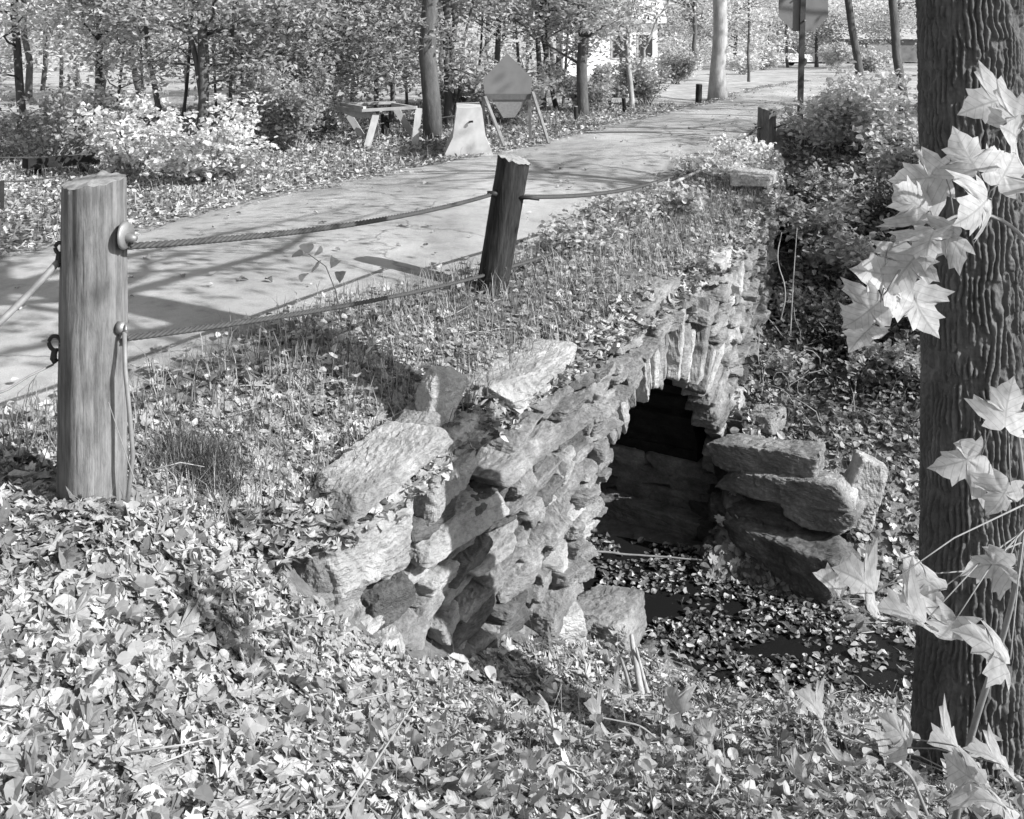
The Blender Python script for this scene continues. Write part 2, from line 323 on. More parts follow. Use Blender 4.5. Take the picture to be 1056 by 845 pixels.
def in_poly(x, y, poly):
    c = np.zeros(x.shape, bool); px, py = poly[:, 0], poly[:, 1]; j = len(poly) - 1
    for i in range(len(poly)):
        if py[i] != py[j]: c ^= ((py[i] > y) != (py[j] > y)) & (x < (px[j] - px[i]) * (y - py[i]) / (py[j] - py[i]) + px[i])
        j = i
    return c
ROADP = np.vstack([rl[::4], rr[::-4]])
kk = np.linspace(0, 1, NC)[None, :, None]; RG = (rl[:, None] * (1 - kk) + rr[:, None] * kk).reshape(-1, 2)
rz = land(RG[:, 0], RG[:, 1], 'up') + .03 * np.tile(1 - (2 * np.linspace(0, 1, NC) - 1) ** 2, NR) + .008
i, j = np.meshgrid(np.arange(NR - 1), np.arange(NC - 1), indexing='ij'); q = (i * NC + j).ravel()
tag(mesh('road', np.c_[RG, rz], np.stack([q, q + 1, q + NC + 1, q + NC], 1), M['asphalt'], smooth=True), kind='structure')
# ground grid, fine near the camera and growing outwards
def axis(a, b, st, lo, hi):
    f = list(np.arange(a, b, st)); l = [a]; d = st
    while l[-1] > lo: d *= 1.22; l.append(l[-1] - d)
    r = [f[-1]]; d = st
    while r[-1] < hi: d *= 1.22; r.append(r[-1] + d)
    return np.array(l[:0:-1] + f + r[1:])
gx, gy = axis(-7, 8, .075, -260, 260), axis(1.0, 18, .075, -60, 420)
GX, GY = np.meshgrid(gx, gy); gxs, gys = GX.ravel(), GY.ravel(); nx = len(gx)
u_, zone_ = udist(gxs, gys); zA = land(gxs, gys); zB = land(gxs, gys, 'low')
rough = fbm(np.c_[gxs, gys, 0 * gxs], 2.2, 3) * .03
inr = in_poly(gxs, gys, ROADP)
zA = zA + np.where(inr, -.03, rough * sst(0, .3, np.abs(u_))) - .0; zB = zB + rough
i, j = np.meshgrid(np.arange(len(gy) - 1), np.arange(nx - 1), indexing='ij'); q = (i * nx + j).ravel(); Q = np.stack([q, q + 1, q + nx + 1, q + nx], 1)
uc, zc = udist(gxs[Q].mean(1), gys[Q].mean(1)); dx, dy = gxs[Q].mean(1) - CARC[0], gys[Q].mean(1) - CARC[1]
al, ac = dx * _t[0] + dy * _t[1], dx * _n[0] + dy * _n[1]; tun = (np.abs(al) < 1.35) & (ac < 0) & (ac > -5.3)
QA = Q[~(zc & (uc > -.12))]; QB = Q[(zc & (uc > -.45)) | tun]
tag(mesh('ground', np.r_[np.c_[gxs, gys, zA], np.c_[gxs, gys, zB]], [QA, QB + len(gxs)], M['soil'], smooth=True), kind='structure')
# still water in the channel below the arch
wp = np.array([(.4, 8.9), (-.2, 8.3), (.75, 7.0), (1.05, 6.45), (2.2, 6.3), (4, 6.0), (8, 5.8), (8, 7.2), (4, 7.3), (2.4, 7.7), (1.7, 8.4)]); n = len(wp)
V = np.vstack([np.c_[wp, np.full(n, -2.235)], [[1.6, 7.2, -2.235]]]); tag(mesh('stream_water', V, [np.array([(n, k, (k + 1) % n) for k in range(n)])], M['water']), kind='structure')

# ---------------------------------------------------------------- leaf scattering
def fan(half, center):
    h = np.array(half, float); o = np.vstack([h, (h * [-1, 1])[-2:0:-1]]); V = np.vstack([o, [center]]); n = len(o)
    return V, np.array([(n, k, (k + 1) % n) for k in range(n)])
MAPLE = fan([(0, 0), (.17, -.09), (.40, -.05), (.33, .12), (.50, .17), (.66, .33), (.50, .37), (.60, .55), (.36, .47), (.27, .52), (.33, .74), (.17, .71), (0, 1.02)], (0, .30))
OVAL = fan([(0, 0), (.2, .08), (.34, .28), (.36, .5), (.24, .78), (.08, .95), (0, 1.02)], (0, .45))
DIAM = (np.array([(0, 0), (.27, .42), (0, 1.0), (-.27, .42)], float), np.array([(0, 1, 2), (0, 2, 3)]))
def curled(t, a, b, c, seed):
    v, f = t; r = np.random.default_rng(seed); z = a * v[:, 0] ** 2 * 2 + b * (v[:, 1] - .45) ** 2 + c * np.abs(v[:, 0]) + r.normal(0, .015 if len(v) > 40 else .03, len(v))
    return np.c_[v, z], f, v
def ringed(half, center, rings=(.3, .62, 1.0)):
    v, _f = fan(half, center); o = v[:-1]; n = len(o); c = np.array(center); V = np.vstack([c + (o - c) * q for q in rings] + [[c]]); T = [(3 * n, k, (k + 1) % n) for k in range(n)]
    for e in range(2):
        for k in range(n): a, b = e * n + k, e * n + (k + 1) % n; T += [(a, a + n, b + n), (a, b + n, b)]
    return V, np.array(T)
BIG = ringed([(0, 0), (.10, -.10), (.28, -.13), (.44, -.11), (.37, .03), (.50, .08), (.60, .19), (.77, .35), (.62, .37), (.61, .48), (.46, .42), (.31, .44), (.33, .56), (.39, .73), (.26, .71), (.20, .82), (.09, .91), (0, 1.05)], (0, .28))
VAR = {'big': [curled(BIG, *q, s) for s, q in enumerate([(.35, -.5, .0), (-.5, .35, .0), (.5, .4, -.05), (-.25, -.7, .05), (.7, -.4, .0)])], 'maple': [curled(MAPLE, *q, s) for s, q in enumerate([(.15, -.2, .1), (-.2, .2, 0), (.35, .2, -.1), (-.1, -.35, .15), (.5, -.1, .1)])],
       'oval': [curled(OVAL, *q, s) for s, q in enumerate([(.4, -.2, .15), (-.5, .25, .0), (.3, .3, .3), (.9, -.4, 0)])],
       'diam': [curled(DIAM, *q, s) for s, q in enumerate([(.5, 0, .5), (0, .4, -.4), (.2, -.3, .2)])]}
def rotm(yaw, tilt, tdir, roll):
    n = len(yaw); cy, sy = np.cos(yaw), np.sin(yaw); Z = np.zeros((n, 3, 3)); Z[:, 0, 0] = cy; Z[:, 0, 1] = -sy; Z[:, 1, 0] = sy; Z[:, 1, 1] = cy; Z[:, 2, 2] = 1
    ax = np.stack([np.cos(tdir), np.sin(tdir), 0 * tdir], 1); c, s = np.cos(tilt), np.sin(tilt); K = np.zeros((n, 3, 3))
    K[:, 0, 1], K[:, 0, 2], K[:, 1, 0], K[:, 1, 2], K[:, 2, 0], K[:, 2, 1] = -ax[:, 2], ax[:, 1], ax[:, 2], -ax[:, 0], -ax[:, 1], ax[:, 0]
    T = np.eye(3)[None] + s[:, None, None] * K + (1 - c)[:, None, None] * (K @ K)
    return T @ Z
def leaves(kind, pos, size, tilt, normal=None, yaw=None, tdir=None):
    """V, F, UV of many leaves; tilt in radians away from the ground's normal"""
    n = len(pos); yaw = R_.uniform(0, 2 * np.pi, n) if yaw is None else yaw; tdir = R_.uniform(0, 2 * np.pi, n) if tdir is None else tdir
    Rm = rotm(yaw, tilt, tdir, None)
    if normal is not None:
        z = normal / np.linalg.norm(normal, axis=1)[:, None]; x = np.cross(np.array([0, 1.0, 0]), z); x /= np.linalg.norm(x, axis=1)[:, None]; y = np.cross(z, x)
        Rm = np.stack([x, y, z], 2) @ Rm
    var = R_.integers(0, len(VAR[kind]), n); Vs, Fs, Us = [], [], []; o = 0
    for k, (tv, tf, tu) in enumerate(VAR[kind]):
        ix = np.nonzero(var == k)[0]
        if not len(ix): continue
        tvc = tv - np.array([0, .45, 0])
        v = np.einsum('nij,nkj->nki', Rm[ix], tvc[None] * size[ix, None, None]) + pos[ix, None]
        Vs.append(v.reshape(-1, 3)); Fs.append((np.arange(len(ix))[:, None, None] * len(tv) + tf[None] + o).reshape(-1, 3)); Us.append(np.tile(tu, (len(ix), 1))); o += len(ix) * len(tv)
    return np.concatenate(Vs), np.concatenate(Fs), np.concatenate(Us)
def leafobj(name, mat, batches, parent=None):
    Vs, Fs, Us, o = [], [], [], 0
    for V, Fc, U in batches: Vs.append(V); Fs.append(Fc + o); Us.append(U); o += len(V)
    return mesh(name, np.concatenate(Vs), np.concatenate(Fs), mat, parent, uv=np.concatenate(Us))
def gnormal(x, y, sheet=None):
    e = .08; z = land(x, y, sheet); return np.c_[-(land(x + e, y, sheet) - z) / e, -(land(x, y + e, sheet) - z) / e, np.ones(len(x))], z
def strew(kinds, n, xr, yr, smin, smax, keep, tl=(.0, .9), lift=.03, dens=None):
    x = R_.uniform(*xr, n); y = R_.uniform(*yr, n); u, zn = udist(x, y); k = keep(x, y, u) & ~in_poly(x, y, ROADP) & ~(zn & (u > -.1) & (u < .02 + .1 * (y < 8.6)))
    x, y, u = x[k], y[k], u[k]; nm, z = gnormal(x, y); nm[:, :2] = np.clip(nm[:, :2], -1.2, 1.2)
    px = np.c_[x, y, z + R_.uniform(0.004, lift, len(x)) + fbm(np.c_[x, y, 0 * x], 2.2, 3) * .03]
    out = []; sel = R_.choice(len(kinds), len(x), p=[q[1] for q in kinds])
    for i, (kd, _) in enumerate(kinds):
        m_ = sel == i
        if m_.any(): out.append(leaves(kd, px[m_], R_.uniform(smin, smax, m_.sum()), np.abs(R_.normal(tl[0], tl[1] / 2, m_.sum())), nm[m_]))
    return out
def frus(x, y, mg=1.1): return (np.abs(x) < (.47 + mg * .3) * y + mg) & (y > 1.45)

# ---------------------------------------------------------------- stones
def cube_grid(m):
    V, Q, o = [], [], 0; g = np.linspace(-1, 1, m + 1)
    for ax in range(3):
        for sg in (-1, 1):
            a, b = np.meshgrid(g, g, indexing='ij'); p = np.zeros((a.size, 3)); p[:, ax] = sg; p[:, (ax + 1) % 3] = a.ravel(); p[:, (ax + 2) % 3] = b.ravel() * sg
            i, j = np.meshgrid(np.arange(m), np.arange(m), indexing='ij'); q = (i * (m + 1) + j).ravel() + o
            V.append(p); Q.append(np.stack([q, q + m + 1, q + m + 2, q + 1], 1)); o += len(p)
    V = np.concatenate(V); Q = np.concatenate(Q); key = np.round(V * 1000).astype(int); _, first, inv = np.unique(key, axis=0, return_index=True, return_inverse=True)
    return V[first], inv.ravel()[Q]
CG = {m: cube_grid(m) for m in (20, 36)}
def stone(c, size, rot, seed, res=12, sharp=7.0, chops=5, rough=1.0):
    """an angular split stone: a skewed block, cut by random planes, chipped and layered; returns V, Q"""
    r = np.random.default_rng(seed); v, q = CG[36 if res > 12 else 20]; sharp = 14.0; p = v / (np.abs(v) ** sharp).sum(1)[:, None] ** (1 / sharp)
    p = p * (1 + r.uniform(-.16, .16, 3) * p[:, [2, 0, 0]] + r.uniform(-.10, .10, 3) * p[:, [1, 2, 1]])
    for k in range(chops + 1):
        n = r.choice([-1, 1], 3) * r.uniform(.15, 1, 3) * np.array([1, .8, 1]); n /= np.linalg.norm(n); d = np.abs(n).sum() * r.uniform(.68, .88); p = p - n * np.maximum(0, p @ n - d)[:, None]
    sz = np.asarray(size) / 2 * 1.06; s0 = float(np.cbrt(np.prod(sz))); w_ = p * sz; o = r.uniform(0, 90, 3)
    st = w_ / s0 * [1, 1, 2.6] + o                                   # bedding: chipped ledges along the layers
    led = np.round(2.2 * (noise(st, 1.1) + .25 * w_[:, 2] / s0)) / 2.2
    d = (.10 * led + .055 * fbm(w_ / s0 + o, 1.0, 2) + .055 * fbm(w_ / s0 + o, 6, 4)) * rough
    dirn = p / np.linalg.norm(p, axis=1)[:, None]; w_ = w_ + dirn * (d * s0)[:, None]
    return w_ @ np.asarray(rot).T + np.asarray(c), q
def frame(tx, ty, tilt=0, yaw=0, pitch=0):
    """columns: along, into the wall (depth), up"""
    a = np.array([tx, ty, 0.0]); a /= np.linalg.norm(a); nn = np.array([a[1], -a[0], 0]); Rm = Matrix(np.stack([a, -nn, [0, 0, 1]], 1).tolist())
    Rm = Rm @ Matrix.Rotation(yaw, 3, 'Z') @ Matrix.Rotation(pitch, 3, 'X') @ Matrix.Rotation(-tilt, 3, 'Y'); return np.array(Rm)
culvert = thing('stone_culvert', 'old dry laid stone arch culvert carrying the road over the leaf filled stream', 'stone culvert', (CARC[0], CARC[1], -2.28))
def batter(z, zt): return .07 * np.clip((zt - z) / 2.0, 0, 1.2)
def s_of_px(px):
    r = (px - CX) / F; s = np.linspace(.2, WL, 2000); X, Y = np.interp(s, _ss, WX), np.interp(s, _ss, WY); g = X / Y - r; k = np.nonzero(g > 0)[0]
    return s[k[0]] if len(k) else WL
occ = []      # occupied (s, z, half length, half height)
stones = []   # (V, Q, volume, name, mat)
sid = 100
def hero(px, py, wpx, hpx, name='wall_stone', tilt=0, depth=.4, proud=.03, mat='stone', yaw=0, pitch=0, chops=4, rough=.8, s_add=0, res=18):
    global sid; sid += 1
    s = s_of_px(px) + s_add; pt, t, n, zt = wall_at(s); X, Y = pt
    for _ in range(4):
        z = H - (py - HY) / F * Y; b = batter(z, zt) + proud; c2 = pt + n * (b - depth / 2); Y = (pt + n * b)[1]
    rate = F * (t[0] * pt[1] - pt[0] * t[1]) / pt[1] ** 2; L = min(wpx / rate, .85 if px < 700 else .5); h = hpx * Y / F
    occ.append((s, z, L / 2, h / 2))
    V, Q = stone((c2[0], c2[1], z), (L, depth, h), frame(t[0], t[1], D(tilt), D(yaw), D(pitch)), sid, res, chops=chops, rough=rough)
    stones.append((V, Q, L * h + 5, name, mat))
# large stones one can single out in the near wing and headwall
hero(378, 566, 80, 84, tilt=6, depth=.4, mat='stone_pale', proud=.05, chops=1)
hero(394, 486, 88, 20, 'capstone', tilt=13, depth=.32, mat='stone_pale', proud=.14, chops=2)
hero(466, 480, 60, 62, tilt=14, depth=.4, mat='stone_pale', proud=.03, chops=3)
hero(464, 414, 30, 56, 'capstone', tilt=-8, depth=.11, mat='stone_pale', proud=-.02, pitch=12)
hero(440, 448, 28, 28, tilt=24, depth=.16, mat='stone', proud=-.01)
hero(552, 393, 66, 32, 'capstone', tilt=4, depth=.36, mat='stone_pale', proud=.07, chops=3)
hero(330, 572, 30, 70, tilt=-8, depth=.3, mat='stone', proud=.03)
hero(345, 625, 60, 50, tilt=16, depth=.35, mat='stone', proud=.02)
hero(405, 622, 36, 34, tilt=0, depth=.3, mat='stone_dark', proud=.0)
hero(545, 462, 95, 22, tilt=6, depth=.5, proud=.07)
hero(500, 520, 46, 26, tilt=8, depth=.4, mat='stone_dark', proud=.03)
hero(470, 543, 66, 28, tilt=6, depth=.4, mat='stone_pale', proud=.05)
hero(566, 624, 36, 30, tilt=14, depth=.4, proud=.06)
hero(675, 312, 44, 22, 'capstone', tilt=8, depth=.5, mat='stone', proud=.06)
hero(652, 345, 30, 26, tilt=0, depth=.35, mat='stone', proud=.0)
hero(790, 184, 16, 11, 'capstone', tilt=2, depth=.45, mat='stone_pale', proud=.08)
hero(742, 270, 22, 16, tilt=4, depth=.4, mat='stone_pale', proud=.06)
def ring_d(s):
    pt, t, n, zt = wall_at(s); return (pt - CARC) @ _t
# coursed rubble between them
z = -2.32
while z < .25:
    h = R_.uniform(.05, .11); s = .35 + R_.uniform(0, .2)
    while s < WL - .2:
        L = R_.uniform(.16, .46) * (1 if R_.random() < .75 else .6) * (.75 if 1.9 < s < 3.2 else 1); sc = s + L / 2; pt, t, n, zt = wall_at(sc); zz = z + h / 2 + R_.normal(0, .012); aa = ring_d(sc)
        ok = zz < zt - h * .35
        rr_ = math.hypot(aa, zz - ARC_Z)
        if abs(aa) < 1.6 and (rr_ < ARC_R + .36 or (zz < ARC_Z and abs(aa) < ARC_R + .1)): ok = False
        fz = float(land(np.array([pt[0] + n[0] * .35]), np.array([pt[1] + n[1] * .35]), 'low')[0])
        if zz < fz - .15: ok = False
        for (s0, z0, l0, h0) in occ:
            if abs(sc - s0) < l0 + L * .22 and abs(zz - z0) < h0 + h * .12: ok = False; break
        if ok:
            sid += 1; dpt = R_.uniform(.3, .45); pr = R_.normal(.01, .038); c2 = pt + n * (batter(zz, zt) + pr - dpt / 2)
            til = D(R_.normal(18 if sc < 2.6 else 4, 8))
            V, Q = stone((c2[0], c2[1], zz), (L * R_.uniform(.90, 1.0), dpt, h * R_.uniform(.78, .96)), frame(t[0], t[1], til, D(R_.normal(0, 6)), D(R_.normal(0, 4))), sid, 12, sharp=R_.uniform(4, 8), chops=R_.integers(1, 4))
            stones.append((V, Q, L * h * (8 / pt[1]) ** 2, 'wall_stone', R_.choice(['stone', 'stone', 'stone_pale', 'stone_dark'])))
        s += L + R_.uniform(.0, .03)
    z += h
# arch ring of thin slabs set on edge
th = 0.02
while th < math.pi - .02:
    tk = R_.uniform(.05, .11) * (1.25 if th > 2.2 else 1); dth = tk / (ARC_R + .12); a = th + dth / 2; rl_ = R_.uniform(.3, .58); sid += 1
    rad = np.array([_t[0] * math.cos(a), _t[1] * math.cos(a), math.sin(a)]); tan = np.array([-_t[0] * math.sin(a), -_t[1] * math.sin(a), math.cos(a)]); nin = np.array([-_n[0], -_n[1], 0])
    dep = R_.uniform(.15, .22); pr = R_.normal(.13, .03) - .02 + .05 * math.cos(a)
    c = np.array([CARC[0], CARC[1], ARC_Z]) + rad * (ARC_R + R_.normal(0, .015) + rl_ / 2) + np.array([_n[0], _n[1], 0]) * (pr - dep / 2)
    Rm = np.stack([tan, nin, rad], 1); Rm = Rm @ np.array(Matrix.Rotation(D(R_.normal(0, 3)), 3, 'Y'))
    V, Q = stone(c, (tk * 1.05, dep, rl_), Rm, sid, 12, sharp=8, chops=3, rough=.8)
    stones.append((V, Q, 4, 'voussoir', R_.choice(['stone', 'stone', 'stone_pale']))); th += dth + .004
walls = sorted([k for k in stones if k[3] == 'wall_stone'], key=lambda k: -k[2]); keepw = set(id(k) for k in walls[:99])
rest = MB()
for k in stones:
    if k[3] == 'wall_stone' and id(k) not in keepw: rest.add(k[0], k[1]); continue
    mesh(k[3], k[0], k[1], M[k[4]], culvert)
if rest.n: tag(rest.build('small_stones', M['stone'], culvert), kind='stuff')
# earth core behind the facing, open at the arch
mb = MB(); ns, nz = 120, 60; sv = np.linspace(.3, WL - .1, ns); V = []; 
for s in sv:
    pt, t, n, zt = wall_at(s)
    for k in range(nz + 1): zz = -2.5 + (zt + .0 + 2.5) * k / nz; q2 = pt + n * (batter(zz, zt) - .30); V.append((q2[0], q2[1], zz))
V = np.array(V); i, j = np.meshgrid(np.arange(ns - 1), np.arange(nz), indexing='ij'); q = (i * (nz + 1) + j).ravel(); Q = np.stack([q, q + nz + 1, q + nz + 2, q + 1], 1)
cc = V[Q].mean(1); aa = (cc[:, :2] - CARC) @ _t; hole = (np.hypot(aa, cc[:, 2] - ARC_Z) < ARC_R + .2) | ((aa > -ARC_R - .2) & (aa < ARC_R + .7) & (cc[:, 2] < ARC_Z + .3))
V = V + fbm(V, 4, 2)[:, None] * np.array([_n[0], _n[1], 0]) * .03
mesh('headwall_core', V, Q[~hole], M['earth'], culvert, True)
# vault: long narrow slabs running into the dark
th = np.linspace(0, np.pi, 34); mb = MB()
for k in range(33):
    r0 = ARC_R + .03 + R_.uniform(-.035, .04); a0, a1 = th[k] - .012, th[k + 1] + .012; pts = []
    for d_ in np.linspace(.08, 5.0, 14):
        rj = r0 + R_.uniform(-.012, .012)
        for rad, an in ((rj, a0), (rj, a1), (rj + .2, a1), (rj + .2, a0)): pts.append(np.r_[CARC + _t * rad * math.cos(an) - _n * d_, ARC_Z + rad * math.sin(an)])
    Q = [];
    for e in range(13):
        for f_ in range(4): Q.append((e * 4 + f_, e * 4 + (f_ + 1) % 4, e * 4 + 4 + (f_ + 1) % 4, e * 4 + 4 + f_))
    Q.append((0, 3, 2, 1)); mb.add(pts, Q)
mb.build('vault', M['stone_tunnel_shade'], culvert)
mb = MB()                                   # added cap far inside, shuts out light from the other end
cE = CARC - _n * 5.0; mb.box((cE[0], cE[1], -1.5), (3, .2, 2.4), frame(_t[0], _t[1])); mb.build('added_end_cap', M['stone_tunnel_shade'], culvert)
# abutments below the springing: large squared blocks, the far one in view
for side in (1, -1):
    for (z0, hh, off, Ls) in ((-2.36, .23, -.20, (.95, 1.0, .9, 1.2)), (-2.13, .13, -.02, (.5, .32, .65, .5, .8, .8, .7)), (-2.0, .12, .01, (.35, .7, .4, .6, .7, .8, .8)), (-1.88, .13, .0, (.55, .4, .8, .5, .7, .8, .6))):
        d_ = -.02
        for L in Ls:
            sid += 1; c2 = CARC + _t * side * (ARC_R + .17 + off * 1.0) - _n * (d_ + L / 2)
            V, Q = stone((c2[0], c2[1], z0 + hh / 2), (L * 1.0, .38, hh * 1.04), frame(_n[0], _n[1], D(R_.normal(0, 1.5)), D(R_.normal(0, 2))), sid, 12, sharp=9, chops=3, rough=.7)
            mesh('abutment_stone', V, Q, M['stone' if d_ < .7 else 'stone_dark' if d_ < 1.6 else 'stone_dark' if d_ < 2.2 else 'stone_tunnel_shade'], culvert); d_ += L  # material darkens with depth, painting the tunnel's falling light
# far wing of big stepped slabs
def wing(px, py, Y, L, h, dep, yaw=0, tilt=0, mat='stone', pitch=0, chops=3, name='wing_stone'):
    global sid; sid += 1; c = P(px, py, Y); V, Q = stone(c, (L, dep, h), frame(math.cos(D(-52 + yaw)), math.sin(D(-52 + yaw)), D(tilt), 0, D(pitch)), sid, 18, sharp=8, chops=chops, rough=.8)
    mesh(name, V, Q, M[mat], culvert)
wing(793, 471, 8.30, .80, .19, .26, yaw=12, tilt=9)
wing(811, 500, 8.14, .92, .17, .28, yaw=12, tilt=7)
wing(816, 574, 8.0, .86, .34, .34, yaw=4, tilt=0, mat='stone_dark')  # dark stone stands in for shade on the bottom block's face
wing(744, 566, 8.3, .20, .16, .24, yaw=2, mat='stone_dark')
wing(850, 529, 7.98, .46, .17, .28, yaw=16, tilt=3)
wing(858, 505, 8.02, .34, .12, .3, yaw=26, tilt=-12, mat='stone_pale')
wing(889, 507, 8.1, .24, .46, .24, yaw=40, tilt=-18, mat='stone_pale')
wing(785, 528, 8.35, .70, .16, .34, yaw=18, tilt=2, mat='stone_dark')  # darker material here too, in place of shade under the slabs
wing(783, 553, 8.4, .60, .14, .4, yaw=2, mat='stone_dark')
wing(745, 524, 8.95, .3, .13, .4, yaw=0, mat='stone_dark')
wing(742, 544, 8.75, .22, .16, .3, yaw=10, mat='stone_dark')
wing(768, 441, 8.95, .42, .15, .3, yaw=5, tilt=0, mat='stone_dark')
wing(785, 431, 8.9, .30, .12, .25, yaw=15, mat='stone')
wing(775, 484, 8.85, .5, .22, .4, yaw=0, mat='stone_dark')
# fallen rocks at the foot of the wall
def rock(px, py, Y, size, yaw, tilt, label, mat='stone'):
    global sid; sid += 1; c = P(px, py, Y); V, Q = stone((0, 0, 0), size, frame(math.cos(D(yaw)), math.sin(D(yaw)), D(tilt), 0, D(8)), sid, 18, sharp=7, chops=4, rough=.8)
    o = mesh('fallen_rock', V, Q, M[mat], None); o.location = tuple(c); tag(o, label, 'rock', 'rocks fallen from the wall')
rock(622, 642, 6.75, (.40, .34, .24), -20, 4, 'squarish fallen rock lying in front of the near jamb of the arch')
rock(566, 640, 6.3, (.3, .3, .2), 30, 8, 'small pale rock at the wall foot beside the squarish fallen rock', 'stone_pale')
rock(705, 768, 5.2, (.22, .2, .08), 10, 3, 'flat stone half buried in leaves on the near stream bank', 'stone')

# ---------------------------------------------------------------- leaf litter
allr = lambda x, y, u: frus(x, y)
notwater = lambda x, y: ~((np.hypot(x - 1.7, (y - 7.0) * 1.1) < .9) & (R_.random(len(x)) < .55))
fg = lambda x, y, u: frus(x, y) & (u > -.9)
B = strew([('maple', .5), ('oval', .5)], 72000, (-3.6, 4.4), (1.5, 6.6), .03, .085, fg, (.03, .46), .025) + strew([('maple', .6), ('oval', .4)], 5000, (-2.9, 4.0), (1.7, 6.6), .085, .115, fg, (.05, .42), .035) + strew([('diam', 1.0)], 90000, (-2.9, 4.0), (1.7, 6.8), .010, .04, fg, (.1, 1.0), .045)
tag(leafobj('leaf_litter', M['litter'], B), kind='stuff')
B = strew([('maple', .4), ('oval', .6)], 30000, (-2.6, 3.6), (4.2, 15.5), .035, .075, lambda x, y, u: (u < -.02) & (u > -1.5), (.1, .65), .04)
tag(leafobj('leaf_litter', M['litter'], B), kind='stuff')
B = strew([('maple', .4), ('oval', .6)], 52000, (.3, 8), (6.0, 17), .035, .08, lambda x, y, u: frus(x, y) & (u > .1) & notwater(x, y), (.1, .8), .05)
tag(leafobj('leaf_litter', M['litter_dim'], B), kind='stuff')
B = strew([('oval', .4), ('diam', .6)], 60000, (-9, 3.5), (7, 24), .05, .10, lambda x, y, u: frus(x, y) & (u < -3), (.3, 1.2), .06)
tag(leafobj('leaf_litter', M['litter_far'], B), kind='stuff')
n = 16000; x, y = R_.uniform(.2, 4.5, n), R_.uniform(6.1, 9.2, n); k = in_poly(x, y, wp) & (fbm(np.c_[x, y, 0 * x], 1.9, 3) * 1.5 + R_.uniform(-.3, .3, n) > .12 + .6 * np.exp(-((x - 1.35) ** 2 + (y - 6.75) ** 2) / .12)); x, y = x[k], y[k]
tag(leafobj('leaf_litter', M['litter_wet'], [leaves('oval', np.c_[x, y, np.full(len(x), -2.228) + R_.uniform(0, .03, len(x))], R_.uniform(.02, .07, len(x)), np.abs(R_.normal(0, .3, len(x))))]), kind='stuff')
n = 9000; sq = R_.uniform(.1, WL - .1, n); k = noise(np.c_[sq, sq * 0, sq * 0], 1.7) + R_.uniform(-.7, .7, n) > -.15; sq = sq[k]; V = []
for q in sq:
    pt, t, nn_, zt = wall_at(q); uu = -abs(R_.normal(0, .22)) + .10; p_ = pt + nn_ * uu; V.append((p_[0], p_[1], zt + R_.uniform(.0, .09) - max(0, uu) * .9))
V = np.array(V); tag(leafobj('leaf_litter', M['litter'], [leaves('oval', V[::2], R_.uniform(.045, .085, len(V[::2])), np.abs(R_.normal(.3, .45, len(V[::2])))), leaves('maple', V[1::2], R_.uniform(.045, .085, len(V[1::2])), np.abs(R_.normal(.3, .45, len(V[1::2]))))]), kind='stuff')
def on_road(n, edge, other, spread):
    i = R_.integers(8, 150, n); f = np.minimum(np.abs(R_.normal(0, spread, n)), .95) * (noise(np.c_[edge[i], i * 0], 1.1) * .6 + .8); p_ = edge[i] * (1 - f[:, None]) + other[i] * f[:, None] + R_.normal(0, .06, (n, 2)); return p_
pr_ = np.vstack([on_road(1500, rr, rl, .035), on_road(5200, rl, rr, .05), on_road(420, rr, rl, .6)])
tag(leafobj('leaf_litter', M['litter_far'], [leaves('oval', np.c_[pr_, land(pr_[:, 0], pr_[:, 1], 'up') + .045], R_.uniform(.03, .075, len(pr_)), np.abs(R_.normal(0, .25, len(pr_))))]), kind='stuff')
# ---------------------------------------------------------------- guard posts, hardware, cables
def strand(path, r, pitch=.11, n=3):
    """twisted wire rope along a path"""
    path = np.asarray(path, float); s = np.concatenate([[0], np.cumsum(np.linalg.norm(np.diff(path, axis=0), axis=1))]); L = s[-1]; m = max(12, int(L / .012)); q = np.linspace(0, L, m)
    p = np.stack([np.interp(q, s, path[:, k]) for k in range(3)], 1); tg = np.gradient(p, axis=0); tg /= np.linalg.norm(tg, axis=1)[:, None]
    a = np.cross(tg, [0, 0, 1.0]); a /= np.linalg.norm(a, axis=1)[:, None]; b = np.cross(a, tg); mb = MB()
    for k in range(n):
        ph = q / pitch * 2 * np.pi + k * 2 * np.pi / n; mb.tube(p + (np.cos(ph)[:, None] * a + np.sin(ph)[:, None] * b) * r * .52, r * .56, 6)
    return mb
def sag(a, b, d, n=30):
    k = np.linspace(0, 1, n)[:, None]; p = np.asarray(a) * (1 - k) + np.asarray(b) * k; p[:, 2] -= (4 * d * k * (1 - k))[:, 0]; return p
